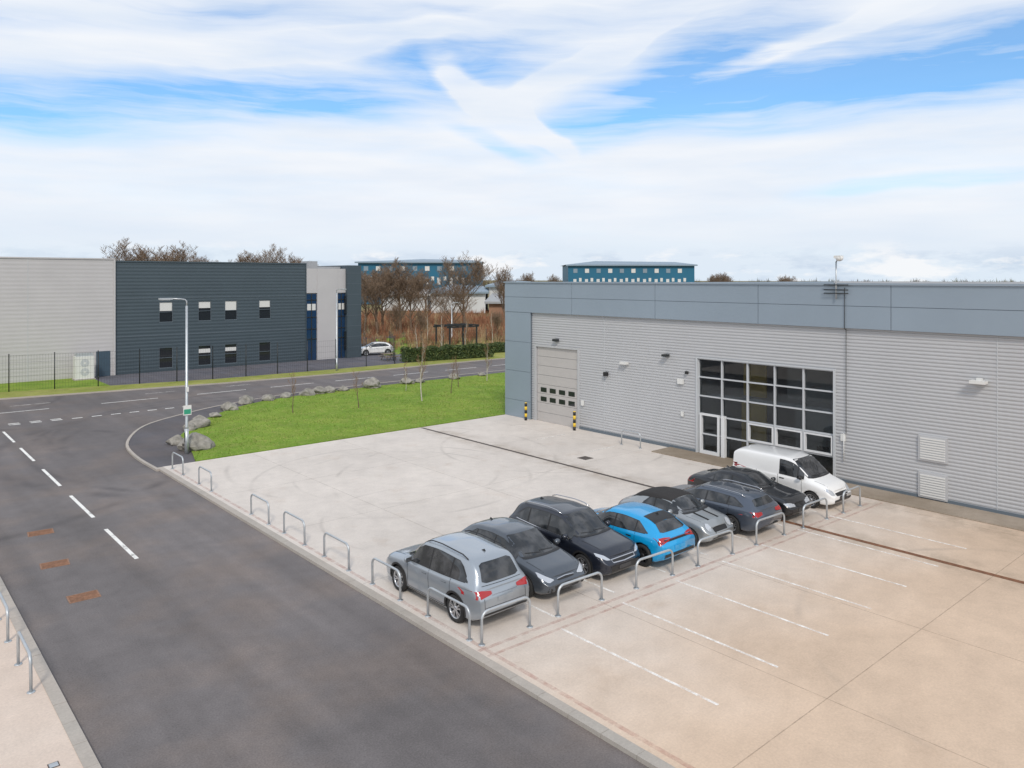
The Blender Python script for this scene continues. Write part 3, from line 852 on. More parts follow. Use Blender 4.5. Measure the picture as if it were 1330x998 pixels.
b.box(33.16, 33.45, -30, 38.79, ZB + .005, 8.7, 'bandd'); b.box(33.18, 33.45, 36.31, 38.79, 0, ZB, 'bandd')
b.box(33.05, 33.62, -30, 38.86, 8.72, 8.8, 'band')
b.build('parapet', wh)
b = MB()
b.box(33.5, 78, 38.4, 38.8, 0, 8.7, 'band'); b.box(77.7, 78, -30, 38.4, 0, 8.7, 'clad'); b.box(33.5, 77.7, -30, -29.7, 0, 8.7, 'clad')
b.box(33.6, 77.7, -29.7, 38.4, 8.25, 8.35, 'roof')
b.build('shell', wh)
b = MB()
for i in range(8):
    b.box(33.34, 33.42, 32.25, 35.85, i * .585 + .01, (i + 1) * .585 - .008, 'door')
b.box(33.38, 33.5, 32.2, 35.9, 0, 4.8, 'bandd')
for z in (2.0, 1.42):
    for k in range(4):
        y = 32.55 + k * .82; b.box(33.32, 33.37, y, y + .52, z - .14, z + .14, 'pane')
for y0, y1, z0, z1 in ((32.08, 32.22, 0, 4.84), (35.88, 36.02, 0, 4.84), (32.22, 35.88, 4.7, 4.84)):
    b.box(33.22, 33.42, y0, y1, z0, z1, 'clad')
b.build('garage_door', wh)
# office glazing
b = MB()
cols = [23.65, 22.25, 20.8, 19.35, 17.9, 16.45]; rows = [0.0, 1.05, 2.02, 2.98, 3.94, 4.88]
b.box(33.42, 33.43, 16.45, 23.65, 0, 4.88, 'glass')
for y in cols: b.box(33.3, 33.42, y - .035, y + .035, 0, 4.9, 'frame')
for z in rows: b.box(33.32, 33.418, 16.45, 23.65, max(0, z - .032), z + .032, 'frame')
b.box(33.22, 33.5, 23.65, 23.75, 0, 4.97, 'frame'); b.box(33.22, 33.5, 16.35, 16.45, 0, 4.97, 'frame'); b.box(33.22, 33.5, 16.45, 23.65, 4.9, 4.97, 'frame')
for c in (2, 3, 4):
    y1, y0 = cols[c] - .05, cols[c + 1] + .05; z0, z1 = 1.10, 1.97
    for a in ((y0, y0 + .07, z0, z1), (y1 - .07, y1, z0, z1), (y0 + .07, y1 - .07, z0, z0 + .07), (y0 + .07, y1 - .07, z1 - .07, z1)): b.box(33.27, 33.41, *a, 'wframe')
for a in ((22.36, 22.48, 0.05, 2.1), (23.42, 23.54, 0.05, 2.1), (22.48, 23.42, 2.0, 2.1), (22.48, 23.42, .05, .2)): b.box(33.26, 33.41, *a, 'wframe')
b.box(33.2, 33.4, 22.02, 22.22, 0, 2.1, 'wframe')
b.build('office_glazing', wh)
b = MB()
iw = pmat('interior_wall', (.55, .54, .50), .8); iy = pmat('interior_yellow', (.75, .50, .08), .8); ic = pmat('carpet', (.10, .105, .12), .9); ice = pmat('ceiling', (.7, .7, .7), .8)
b.box(33.6, 40, 16, 24, 0, .06, ic); b.box(33.6, 40, 16, 24, 4.95, 5.05, ice); b.box(39.9, 40, 16, 24, .06, 4.95, iw)
b.box(33.6, 40, 15.9, 16, 0, 5, iw); b.box(33.6, 40, 24, 24.1, 0, 5, iw); b.box(34.6, 40, 16, 24, 2.75, 2.95, ice)
b.box(34.7, 34.8, 20.6, 22.0, .06, 2.7, iy); b.box(35.0, 35.1, 16.2, 19.2, .06, 2.7, iw)
b.box(36.0, 36.1, 17.0, 20.2, 2.96, 4.6, iw); b.box(35.2, 35.3, 20.9, 22.2, 2.96, 4.9, iy)
for y in (16.8, 18.8): b.box(34.0, 34.6, y, y + 1.2, .7, .76, 'wood'); b.box(34.3, 34.35, y + .4, y + .95, .8, 1.2, 'black'); b.box(34.05, 34.1, y, y + 1.2, .06, .7, 'wood')
for y in (17, 19.5, 22): b.box(35, 36.2, y, y + .9, 4.90, 4.94, 'wframe')
b.build('office_interior', wh)
b = MB()
for z0 in (1.6, .1):
    b.box(33.2, 33.3, 11.75, 12.85, z0, z0 + 1.02, 'clad')
    for k in range(9): b.box(33.17, 33.2, 11.83, 12.77, z0 + .07 + k * .1, z0 + .13 + k * .1, 'boxw')
b.build('louvre_panel', wh)
b = MB()
def fit(y, z, w, h, d, mat): b.box(33.26 - d, 33.27, y - w / 2, y + w / 2, z - h / 2, z + h / 2, mat)
fit(10.6, 5.0, .55, .12, .35, 'boxw'); fit(10.6, 5.1, .2, .1, .12, 'boxw'); fit(28.5, 4.25, .45, .14, .25, 'boxw'); fit(25.6, 4.9, .3, .12, .3, 'dark'); fit(29.9, 3.5, .22, .22, .2, 'black')
fit(24.7, 3.6, .35, .28, .1, 'boxw'); fit(24.6, 1.9, .15, .25, .06, 'boxw'); fit(34, 5.2, .35, .14, .25, 'dark'); fit(16.0, 2.0, .2, .3, .06, 'boxw')
fit(31.8, 1.6, .18, .3, .08, 'boxw'); fit(24.3, 4.1, .14, .14, .12, 'black')
b.tube([(33.2, 15.85, 6.8), (33.2, 15.85, 2.2)], .015, 'dark', 6); b.tube([(33.06, 15.85, 8.6), (33.06, 15.85, 6.8), (33.2, 15.85, 6.75)], .015, 'dark', 6)
b.tube([(33.2, 15.95, 2.2), (33.2, 15.95, 1.0)], .022, 'boxw', 6)
b.build('wall_fittings', wh)
b = MB()
b.tube([(33.0, 16.2, 8.1), (33.0, 16.2, 9.75)], .035, 'galv', 8)
b.tube([(33.0, 16.2, 9.7), (32.8, 16.0, 9.95)], .03, 'galv', 8)
for z in (8.72, 8.5, 8.35): b.tube([(32.98, 16.75, z), (32.98, 15.65, z)], .025, 'dark', 6)
b.sphere((32.8, 15.95, 9.88), (.16, .16, .13), 'boxw'); b.box(32.66, 32.94, 15.84, 16.14, 9.88, 10.0, 'boxw')
b.build('cctv_mast')
for x, y in ((32.75, 36.3), (32.75, 32.0)):
    b = MB(); cols_ = ['black', 'yellow', 'black', 'yellow', 'black']
    for i, c in enumerate(cols_): b.tube([(x, y, i * .22), (x, y, (i + 1) * .22)], .085, c, 14)
    b.sphere((x, y, 1.1), (.085, .085, .04), 'yellow'); b.build('safety_bollard')

# ------------------------------------------------------------------ left office building
ob = empty('office_building'); FY = 78.5
b = MB()
corrug(b, 'y', FY - .12, -60, 19.15, 0, 10.75, 'lclad', .36, .006, -1)
b.box(-60, 19.15, FY - .2, 100, 10.75, 10.87, 'lclad'); b.box(-60, 19.15, FY - .1, 100, .0, 10.74, 'lclad'); b.box(19.05, 19.2, FY - .22, FY, 0, 10.75, 'lclad')
for x in (12.2, 4.5, -4): b.box(x, x + .04, FY - .14, FY - .1, 0, 10.7, 'frame')
b.build('light_wing', ob)
b = MB()
def openings(b, axis_c, x0, x1, z0, z1, ops, mat):
    xs = sorted({x0, x1} | {o[0] for o in ops} | {o[1] for o in ops})
    for i in range(len(xs) - 1):
        a, c = xs[i], xs[i + 1]; zc_ = z0
        for o in sorted([o for o in ops if o[0] <= a and o[1] >= c], key=lambda o: o[2]):
            if o[2] > zc_: corrug(b, 'y', axis_c, a, c, zc_, o[2], mat, .33, .014, -1)
            zc_ = o[3]
        if zc_ < z1: corrug(b, 'y', axis_c, a, c, zc_, z1, mat, .33, .014, -1)
ops = []
for x in (23.1, 26.8, 29.45, 33.05):
    ops += [(x, x + 1.3, 4.75, 6.75), (x, x + 1.3, .3, 2.3)]
openings(b, FY, 19.2, 38.4, 0, 10.55, ops, 'dclad')
b.box(19.2, 38.4, FY - .08, 104, 10.55, 10.68, 'dclad'); b.box(19.2, 38.4, FY + .35, 104, 0, 10.5, 'dclad')
for z in (3.5, 7.1): b.box(19.2, 38.4, FY - .03, FY, z, z + .04, 'bandd')
b.box(38.3, 38.4, FY - .06, FY + .3, 0, 10.55, 'dclad')
b.build('dark_wing', ob)
b = MB()
for x0, x1, z0, z1 in ops:
    b.box(x0, x1, FY + .10, FY + .12, z0, z1, 'pane')
    if z0 > 3: b.box(x0 + .08, x1 - .08, FY + .085, FY + .098, z1 - ru(.7, 1.05), z1 - .08, 'blind')
    elif rnd() < .8: b.box(x0 + .08, x1 - .08, FY + .085, FY + .098, z1 - ru(.7, .95), z1 - .35, 'blind')
    for a in ((x0, x0 + .05, z0, z1), (x1 - .05, x1, z0, z1), (x0 + .05, x1 - .05, z0, z0 + .05), (x0 + .05, x1 - .05, z1 - .05, z1), (x0 + .05, x1 - .05, z0 + .98, z0 + 1.02)):
        b.box(a[0], a[1], FY + .02, FY + .1, a[2], a[3], 'bandd')
b.box(17.6, 18.75, FY - .2, FY - .12, 0, 2.3, 'bluedoor')
b.build('windows', ob)
b = MB()
b.box(38.4, 43.2, FY + .3, 96, 0, 10.1, 'lclad'); b.box(38.4, 43.2, FY + .0, FY + .3, 7.4, 10.1, 'lclad'); b.box(39.7, 42.2, FY - .05, FY + .3, 0, 10.1, 'lclad')
for x0, x1 in ((38.45, 39.65), (42.25, 43.15)):
    b.box(x0, x1, FY + .1, FY + .2, 0, 7.3, 'blueglass')
    for z in (2.3, 3.4, 4.7, 6.6): b.box(x0, x1, FY + .03, FY + .1, z, z + .08, 'dark')
    b.box((x0 + x1) / 2 - .04, (x0 + x1) / 2 + .04, FY + .03, FY + .1, 0, 7.3, 'dark')
    b.box(x0 + .1, x1 - .1, FY + .08, FY + .1, 5.5, 6.2, 'blind')
b.box(38.5, 43.1, FY + 1, 95, 10.1, 10.35, 'roof')
b.box(43.2, 45.0, FY - .4, 100, 0, 10.5, 'dclad')
for z in (1.2, 2.4, 3.6, 4.8, 6, 7.2, 8.4, 9.6): b.box(43.18, 45.02, FY - .42, FY, z, z + .03, 'bandd')
for zz in (1.0, 5.0): b.box(43.0, 43.2, FY - .2, FY, zz, zz + 2, 'pane')
b.box(44.985, 45.03, 82, 86, 4.4, 6.4, 'pane'); b.box(40.4, 41.5, 82, 84, 10.35, 11.0, 'roof')
b.build('entrance_tower', ob)
b = MB()
b.box(15.5, 17.0, 76.4, 77.3, .1, 2.1, 'boxw')
for zc_ in (.7, 1.5):
    b.add([(16.25 + .36 * math.cos(t * .5236), 76.39, zc_ + .36 * math.sin(t * .5236)) for t in range(12)], [tuple(range(12))], 'frame')
    b.add([(16.25 + .1 * math.cos(t * .5236), 76.38, zc_ + .1 * math.sin(t * .5236)) for t in range(12)], [tuple(range(12))], 'boxw')
b.box(15.4, 17.1, 76.3, 77.4, 0, .1, 'kerb'); b.box(15.6, 16.9, 76.5, 77.2, 2.1, 2.35, 'galv')
b.build('cooling_unit')

# ------------------------------------------------------------------ fence
b = MB()
def fence_run(b, P, h=2.9, sp=3.0, wires=True):
    for i in range(len(P) - 1):
        a = Vector((*P[i], 0)); c = Vector((*P[i + 1], 0)); L = (c - a).length; n = max(1, round(L / sp)); d = (c - a) / n
        for k in range(n + 1):
            p = a + d * k; b.tube([p, p + Vector((0, 0, h + .1))], .04, 'dark', 6)
        if wires:
            u = (c - a).normalized(); m = int(L / .2)
            for k in range(m):
                p = a + u * (k + .5) * .2; q = u * .004
                b.add([p - q + Vector((0, 0, .05)), p + q + Vector((0, 0, .05)), p + q + Vector((0, 0, h)), p - q + Vector((0, 0, h))], [(0, 1, 2, 3)], 'dark')
            for z in [.1 + (h - .15) * j / 5 for j in range(6)]:
                b.tube([a + Vector((0, 0, z)), c + Vector((0, 0, z))], .007, 'dark', 4)
fence_run(b, fl[1:]); b.build('mesh_fence')
b = MB(); fence_run(b, [(50, 80), (54, 79.2), (60, 78), (66, 77)], 2.4); fence_run(b, [(44, 69.4), (50, 80)], 2.6)
b.build('mesh_fence')
b = MB()
for x in (59, 61.2, 63.4):
    for y in (80, 83): b.box(x - .08, x + .08, y - .08, y + .08, 0, 2.8, 'dark')
for x in (59, 60.1, 61.2, 62.3, 63.4): b.box(x - .05, x + .05, 79.5, 83.5, 2.8, 2.95, 'dark')
b.box(58.6, 63.8, 80.0, 80.12, 2.6, 2.79, 'dark'); b.box(58.6, 63.8, 83, 83.12, 2.6, 2.79, 'dark')
b.build('pergola_shelter')

# ------------------------------------------------------------------ lamps
def lamp(x, y, h, arm, dx=-1, dy=0, sign=False):
    b = MB()
    b.tube([(x, y, 0), (x, y, 1.3)], .10, 'galv', 12); b.tube([(x, y, 1.3), (x, y, 1.4), (x, y, h - .35)], [.10, .07, .055], 'galv', 12)
    pth = [(x, y, h - .35), (x, y, h - .12), (x + dx * .08, y + dy * .08, h - .03), (x + dx * .25, y + dy * .25, h), (x + dx * arm * .6, y + dy * arm * .6, h + .03)]
    b.tube(pth, .035, 'galv', 8)
    m = Matrix.Translation((x + dx * (arm * .6 + .28), y + dy * (arm * .6 + .28), h + .02)) @ Matrix.Rotation(math.atan2(dy, dx), 4, 'Z')
    b.obox(m, .62, .24, .08, 'galv'); b.obox(m @ Matrix.Translation((.03, 0, -.05)), .45, .18, .03, 'boxw')
    b.box(x - .101, x - .1, y - .05, y + .05, .6, 1.1, 'dark')
    if sign:
        b.box(x - .2, x + .2, y - .12, y - .1, 2.0, 2.5, 'boxw'); b.box(x - .17, x + .17, y - .125, y - .12, 2.05, 2.3, 'signg')
        b.box(x - .06, x + .06, y - .15, y - .1, 3.2, 3.45, 'boxw')
    b.build('street_lamp')
lamp(13.35, 40.8, 7.95, 1.25, sign=True)
lamp(36.4, 67.9, 7.95, 1.0, 0.3, -.95)
lamp(64.5, 87, 5.6, .8, 1, 0)
lamp(86, 100, 6.5, .8, 1, 0)

# ------------------------------------------------------------------ boulders
rocks = [(14.1, 41.6, .78), (13.7, 43.6, .42), (16.3, 47.6, .55), (16.7, 48.6, .5), (15.6, 47.0, .4), (18.2, 50.2, .35), (20, 52.4, .5), (21.9, 54.3, .55), (23.7, 54.6, .45), (25.2, 55, .4), (27.0, 55.0, .5), (28.0, 55.2, .55), (28.9, 55.2, .5),
         (30.2, 55.2, .4), (32.8, 55.3, .75), (33.3, 55.6, .4), (36.3, 55.3, .55), (37.6, 55.2, .4), (41.2, 55.2, .5), (44.4, 55.3, .35)]
for i, (x, y, r) in enumerate(rocks):
    bm = bmesh.new(); bmesh.ops.create_icosphere(bm, subdivisions=3, radius=1)
    sd = Vector((i * 3.7, i * 1.3, 0))
    for v in bm.verts:
        n1 = noise.noise(v.co * 1.1 + sd) * .45; n2 = noise.noise(v.co * 3 + sd) * .13
        v.co *= 1 + n1 + n2
        for q in ((Vector((.6, .3, .7)), .72), (Vector((-.7, .2, .6)), .75), (Vector((.1, -.8, .5)), .75)):
            d = q[0].normalized(); e = v.co.dot(d) - q[1]
            if e > 0: v.co -= d * e * .85
        v.co.x *= r * 1.15; v.co.y *= r; v.co.z *= r * .75
    me = bpy.data.meshes.new('boulder'); bm.to_mesh(me); bm.free(); me.materials.append(M['rock'])
    o = bpy.data.objects.new('boulder', me); scene.collection.objects.link(o); o.location = (x, y, r * .38); o.rotation_euler = (0, 0, i * 1.9)

# ------------------------------------------------------------------ trees
def bare_tree(seed, H, spread=.42, lv=4, trunkr=None, bark='bark', twigw=.02, trunk_frac=.28, upright=.35, mats=None, kids=(9, 6, 6, 5), trunk_len=.78):
    rng = random.Random(seed); b = MB(); tr = trunkr or H * .019
    TV = []; TF = []
    def branch(p, d, L, r, level):
        nseg = 5 if level == 0 else (4 if level < 2 else 3); pts = [p.copy()]; rs = [r]
        dd = d.copy()
        for i in range(nseg):
            dd = (dd + Vector((rng.uniform(-1, 1), rng.uniform(-1, 1), rng.uniform(-.5, 1) * .6)) * (.10 if level == 0 else .20) + Vector((0, 0, .05))).normalized()
            pts.append(pts[-1] + dd * L / nseg); rs.append(r * (1 - (i + 1) / nseg * .78))
        if level >= 2 and r < .05 or level >= 3:
            for i in range(len(pts) - 1):
                sd = (pts[i + 1] - pts[i]).cross(Vector((rng.uniform(-1, 1), rng.uniform(-1, 1), rng.uniform(-1, 1)))).normalized()
                w0 = max(twigw * .5, rs[i] * .7); w1 = max(twigw * .35, rs[i + 1] * .7); o = len(TV)
                TV.extend([pts[i] - sd * w0, pts[i] + sd * w0, pts[i + 1] + sd * w1, pts[i + 1] - sd * w1]); TF.append((o, o + 1, o + 2, o + 3))
        else:
            b.tube(pts, rs, bark, (8, 5, 3)[level], cap=False)
        if level >= lv: return
        nk = kids[level]
        for k in range(nk):
            t = (trunk_frac + (1 - trunk_frac) * (k + rng.random()) / nk) if level == 0 else (.2 + .8 * (k + rng.random()) / nk)
            fi = min(t * nseg, nseg - .001); i = int(fi); q = pts[i].lerp(pts[i + 1], fi - i)
            loc_d = (pts[i + 1] - pts[i]).normalized()
            az = rng.uniform(0, 6.283); side = Vector((math.cos(az), math.sin(az), rng.uniform(-.1, .5)))
            nd = (loc_d * upright + side * (1 - upright) + Vector((0, 0, .22))).normalized()
            fl_ = (spread * H if level == 0 else L * rng.uniform(.45, .66)) * (1.15 - .55 * t if level == 0 else 1.1 - .4 * t)
            branch(q, nd, fl_, max(rs[i] * .5, .006), level + 1)
    branch(Vector((0, 0, -.1)), Vector((0, 0, 1)), H * (trunk_len if lv > 2 else .9), tr, 0)
    if TF: b.add(TV, TF, mats or 'twig')
    return b
def place(meshobj, name, x, y, s, rz, wd=1):
    o = bpy.data.objects.new(name, meshobj); scene.collection.objects.link(o); o.location = (x, y, 0); o.scale = (s * wd, s * wd, s * ru(.93, 1.07)); o.rotation_euler = (0, 0, rz)
bigk = dict(twigw=.030, kids=(14, 7, 7, 6), trunk_len=.62, upright=.42)
big = [bare_tree(11, 12, .44, 4, **bigk), bare_tree(23, 12, .48, 4, **bigk), bare_tree(37, 12, .42, 4, trunk_frac=.2, **bigk)]
bo = []
for k, (bb, (a, d, s)) in enumerate(zip(big, ((-.145, 128, 1.08), (-.062, 132, 1.14), (-.115, 138, .95)))):
    o = bb.build('bare_tree'); x, y = far(a, d); o.location = (x, y, 0); o.scale = (s * 1.2, s * 1.2, s); bo.append(o.data)
k = 0
for a, d, s, wd in ((-.49, 140, 1.42, 1.3), (-.465, 146, 1.25, 1.2), (-.435, 140, 1.45, 1.3), (-.41, 150, 1.2, 1.1), (-.385, 150, 1.15, 1.1), (-.345, 135, 1.25, 1.2), (-.322, 137, 1.25, 1.2), (-.305, 142, 1.2, 1.1), (-.285, 140, 1.15, 1.1), (-.265, 145, 1.1, 1.1), (-.175, 124, .92, 1.3),
                (-.01, 160, .98, 1), (-.15, 118, .5, 1.2), (-.02, 112, .38, 1), (-.12, 112, .42, 1), (-.168, 133, 1.0, 1.2), (-.13, 126, .85, 1.2), (-.075, 124, .75, 1.2), (-.19, 130, .95, 1.2),
                (.27, 340, 1.05, 1.3), (.275, 330, 1.0, 1.2), (.262, 325, .92, 1.2), (.36, 345, .92, 1.3), (.35, 350, .88, 1.2), (.055, 300, .9, 1.2), (.02, 300, 1.0, 1.2), (-.64, 200, .85, 1), (-.66, 205, .8, 1), (-.60, 190, .95, 1.1), (-.54, 160, 1.05, 1.2)):
    x, y = far(a, d); place(bo[k % 3], 'bare_tree', x, y, s, k * 1.3, wd); k += 1
sap = [bare_tree(5, 3.2, .22, 3, .035, 'bark', .012, kids=(9, 4, 3), trunk_frac=.35, upright=.6, mats='twig2'),
       bare_tree(8, 6.0, .17, 4, .05, 'birch', .012, kids=(16, 5, 3, 3), trunk_frac=.25, upright=.65, mats='twig2')]
s0 = sap[0].build('sapling_tree'); s0.location = (22.7, 48.4, .04)
s1 = sap[1].build('birch_tree'); s1.location = (32.0, 46.8, .04)
for x, y, s in ((27.0, 47.2, 1.0), (35.8, 48.4, 1.05), (38.5, 51, .9)): place(s0.data, 'sapling_tree', x, y, s, x)
for x, y, s in ((42.6, 52.3, .75), (47, 69.8, .9), (34.0, 52.0, .45), (52, 72, 1.0), (57, 74, .9), (66, 80, 1.0), (61, 88, 1.1), (50, 86, 1.0)): place(s1.data, 'birch_tree', x, y, s, x)

def scrubs(name, n, amin, amax, dmin, dmax, hmin, hmax, mats, w=.05, strands=26, wide=.8, br=2):
    b = MB(); buf = {m: ([], []) for m in mats}
    for i in range(n):
        a = ru(amin, amax); d = dmin + (dmax - dmin) * rnd() ** .8
        x, y = far(a, d); h0 = ru(hmin, hmax) * (1 + .4 * noise.noise(Vector((x * .06, y * .06, 1))))
        V, F = buf[random.choice(mats)]
        for k in range(strands):
            az = ru(0, 6.283); lean = ru(0, wide); h = h0 * ru(.5, 1) * (1 - .3 * lean)
            bx = x + ru(-.5, .5); by = y + ru(-.5, .5)
            m1 = Vector((bx + math.cos(az) * lean * h * .35, by + math.sin(az) * lean * h * .35, h * .55)); t1 = Vector((bx + math.cos(az) * lean * h * .8, by + math.sin(az) * lean * h * .8, h))
            sd = Vector((ru(-1, 1), ru(-1, 1), 0)).normalized() * w * ru(.5, 1.2); o = len(V)
            base = Vector((bx, by, -.1))
            V.extend([base - sd, base + sd, m1 + sd * .8, m1 - sd * .8, t1]); F.append((o, o + 1, o + 2, o + 3)); F.append((o + 3, o + 2, o + 4))
            for _ in range(br):
                q = base.lerp(m1, ru(.5, 1)); e = q + Vector((ru(-1, 1), ru(-1, 1), ru(.0, 1))) * h * .28; o = len(V)
                V.extend([q - sd * .5, q + sd * .5, e]); F.append((o, o + 1, o + 2))
    for m, (V, F) in buf.items(): b.add(V, F, m)
    return b.build(name)
scrubs('scrub', 700, -.215, .02, 104, 190, 1.2, 3.0, ['scrub1', 'scrub2', 'scrub1', 'scrub1'], .04, 20)
scrubs('scrub', 130, -.20, .01, 94, 112, .7, 1.6, ['scrub2', 'scrub3', 'scrub1'], .035, 20)
scrubs('distant_woodland', 520, -.75, .8, 340, 480, 6.0, 9.0, ['barkd', 'barkd', 'scrub3', 'twig'], .14, 30, 1.0, 4)
scrubs('distant_woodland', 650, -.9, 1.0, 600, 900, 7.5, 11.0, ['barkd', 'barkd', 'scrub3'], .35, 22, 1.1, 4)
def hedge(name, x0, y0, x1, y1, w, h, n):
    b = MB(); a = Vector((x0, y0, 0)); c = Vector((x1, y1, 0)); u = (c - a).normalized(); q = Vector((-u.y, u.x, 0)); L = (c - a).length
    m = Matrix.Translation((a + c) / 2 + Vector((0, 0, h * .42))) @ Matrix.Rotation(math.atan2(u.y, u.x), 4, 'Z')
    b.obox(m, L - .3, w * .7, h * .84, 'leaf')
    for mt, nn in (('leaf', n), ('leaf2', n // 3)):
        V = []; F = []
        for i in range(nn):
            t = ru(0, L); s_ = ru(-.5, .5) * w; hh = h * (.92 + .25 * noise.noise(Vector((t, 0, 3))))
            z = ru(.05, hh)
            if rnd() < .5: s_ = math.copysign(w * .5 * ru(.85, 1.08), s_)
            else: z = hh * ru(.88, 1.06)
            p = a + u * t + q * s_ + Vector((0, 0, z)); r = ru(.05, .12)
            e1 = Vector((ru(-1, 1), ru(-1, 1), ru(-1, 1))).normalized() * r; e2 = Vector((ru(-1, 1), ru(-1, 1), ru(-1, 1))).normalized() * r; o = len(V)
            V.extend([p - e1, p + e2, p + e1, p - e2]); F.append((o, o + 1, o + 2, o + 3))
        b.add(V, F, mt)
    b.build(name)
hedge('hedge', 45.5, 70.3, 56.5, 68.6, 1.4, 1.5, 6500)
hedge('hedge', 57.5, 72.5, 70, 72, 1.6, 1.1, 5000)

b = MB()
b.box(44.6, 46.4, 72.6, 73.35, .7, .75, 'wood'); b.box(44.6, 46.4, 72.1, 72.35, .42, .46, 'wood'); b.box(44.6, 46.4, 73.6, 73.85, .42, .46, 'wood')
for x in (44.9, 46.0):
    b.box(x, x + .08, 72.1, 73.85, .36, .42, 'wood'); b.tube([(x + .04, 72.3, 0), (x + .04, 72.75, .7)], .04, 'wood', 6); b.tube([(x + .04, 73.65, 0), (x + .04, 73.2, .7)], .04, 'wood', 6)
b.build('picnic_table')

def farbuilding(name, a0, a1, d, top, ridge, depth, wall, roof, apex=.25, base=0, rows=True):
    root = empty(name); p0 = Vector((*far(a0, d), 0)); p1 = Vector((*far(a1, d), 0)); u = (p1 - p0).normalized(); q = Vector((-u.y, u.x, 0)); L = (p1 - p0).length
    q = q if q.dot(Vector((.66, .75, 0))) > 0 else -q
    def P(s, t, z): v = p0 + u * s + q * t; return (v.x, v.y, z)
    b = MB(); b.add([P(0, 0, base), P(L, 0, base), P(L, depth, base), P(0, depth, base), P(0, 0, top), P(L, 0, top), P(L, depth, top), P(0, depth, top)],
                    [(0, 1, 5, 4), (1, 2, 6, 5), (2, 3, 7, 6), (3, 0, 4, 7)], wall); b.build('walls', root)
    b = MB(); e = 1.0
    b.add([P(-e, -e, top), P(L + e, -e, top), P(L + e, depth + e, top), P(-e, depth + e, top), P(L * apex, depth * .5, ridge), P(L * .92, depth * .5, ridge - .4)],
          [(0, 1, 5, 4), (1, 2, 5), (2, 3, 4, 5), (3, 0, 4)], roof)
    b.add([P(-e, -e, top), P(L + e, -e, top), P(L + e, -e, top - .5), P(-e, -e, top - .5)], [(0, 1, 2, 3)], roof)
    b.build('roof', root)
    if rows:
        b = MB(); n = int(L / 4.6)
        for i in range(n):
            s = 2 + i * (L - 4) / n
            b.add([P(s, -.12, top - 3.2), P(s + 1.6, -.12, top - 3.2), P(s + 1.6, -.12, top - 1.6), P(s, -.12, top - 1.6)], [(0, 1, 2, 3)], 'blind' if i % 2 else 'tealroof')
            b.add([P(s, -.12, top - 8), P(s + 1.2, -.12, top - 8), P(s + 1.2, -.12, top - 5.6), P(s, -.12, top - 5.6)], [(0, 1, 2, 3)], 'offwhite')
            b.add([P(s + 2.2, -.12, top - 6.6), P(s + 3.2, -.12, top - 6.6), P(s + 3.2, -.12, top - 5.2), P(s + 2.2, -.12, top - 5.2)], [(0, 1, 2, 3)], 'blind')
        b.build('windows', root)
farbuilding('blue_warehouse', .073, .237, 300, 14.4, 16.2, 34, 'tealwall', 'tealroof')
farbuilding('blue_warehouse', -.20, -.042, 270, 14.9, 16.2, 30, 'tealwall', 'tealroof', .5)
farbuilding('industrial_unit', -.105, -.035, 200, 5.6, 7.4, 24, 'offwhite', 'tealroof', .3, rows=False)
farbuilding('industrial_unit', -.03, .03, 205, 7.2, 8.6, 24, 'offwhite', 'tealroof', .3, rows=False)
farbuilding('industrial_unit', -.17, -.11, 215, 4.8, 6.2, 20, 'offwhite', 'offwhite', .4, rows=False)
farbuilding('brick_house', -.030, .01, 175, 3.8, 5.6, 9, 'brick', 'roof', .1, rows=False)

# ------------------------------------------------------------------ world
SE, SAZ = 42, math.atan2(-.60, -.80)
w = bpy.data.worlds.new('World'); scene.world = w; w.use_nodes = True
nt = w.node_tree; nt.nodes.clear()
out = N(nt, 'ShaderNodeOutputWorld')
sky = N(nt, 'ShaderNodeTexSky', sky_type='NISHITA'); sky.sun_disc = False
sky.sun_elevation = rad(SE); sky.sun_rotation = SAZ % (2 * math.pi); sky.air_density = 1.0; sky.dust_density = .2; sky.ozone_density = 3.0
tc = N(nt, 'ShaderNodeTexCoord'); D = tc.outputs['Generated']
phi = fmath(nt, 'ARCTAN2', vmath(nt, 'DOT_PRODUCT', D, (.7544, -.6564, 0)), vmath(nt, 'DOT_PRODUCT', D, (.6564, .7544, 0)))
sp = N(nt, 'ShaderNodeSeparateXYZ'); nt.links.new(D, sp.inputs[0]); th = fmath(nt, 'ARCSINE', sp.outputs[2])
cb = N(nt, 'ShaderNodeCombineXYZ'); nt.links.new(phi, cb.inputs[0]); nt.links.new(th, cb.inputs[1]); PV = cb.outputs[0]
def cnoise(vec, scale, detail=5, r=.6):
    n = N(nt, 'ShaderNodeTexNoise'); n.inputs['Scale'].default_value = scale; n.inputs['Detail'].default_value = detail; n.inputs['Roughness'].default_value = r
    nt.links.new(vec, n.inputs['Vector']); return n
w1 = vmath(nt, 'SUBTRACT', cnoise(vmath(nt, 'MULTIPLY', PV, (2.0, 5, 1)), 1.4, 4, .5).outputs['Color'], (.5, .5, .5))
PW = vmath(nt, 'ADD', PV, vmath(nt, 'MULTIPLY', w1, (.20, .065, 0)))
def ell(cx, cy, hx, hy, rot, st, inner=.25, src=None):
    a = (cx - 665) / 1000; e = (362 - cy) / 1000
    p0 = math.atan(a); t0 = math.atan(e / math.sqrt(1 + a * a))
    mp = N(nt, 'ShaderNodeMapping', vector_type='TEXTURE')
    mp.inputs['Location'].default_value = (p0, t0, 0); mp.inputs['Rotation'].default_value = (0, 0, rad(rot)); mp.inputs['Scale'].default_value = (hx / 1000, hy / 1000, 1)
    nt.links.new(src or PW, mp.inputs[0])
    return mrange(nt, vmath(nt, 'LENGTH', mp.outputs[0]), inner, 1.0, st, 0, True)
def summ(L):
    s = L[0]
    for x in L[1:]: s = fmath(nt, 'ADD', s, x)
    return s
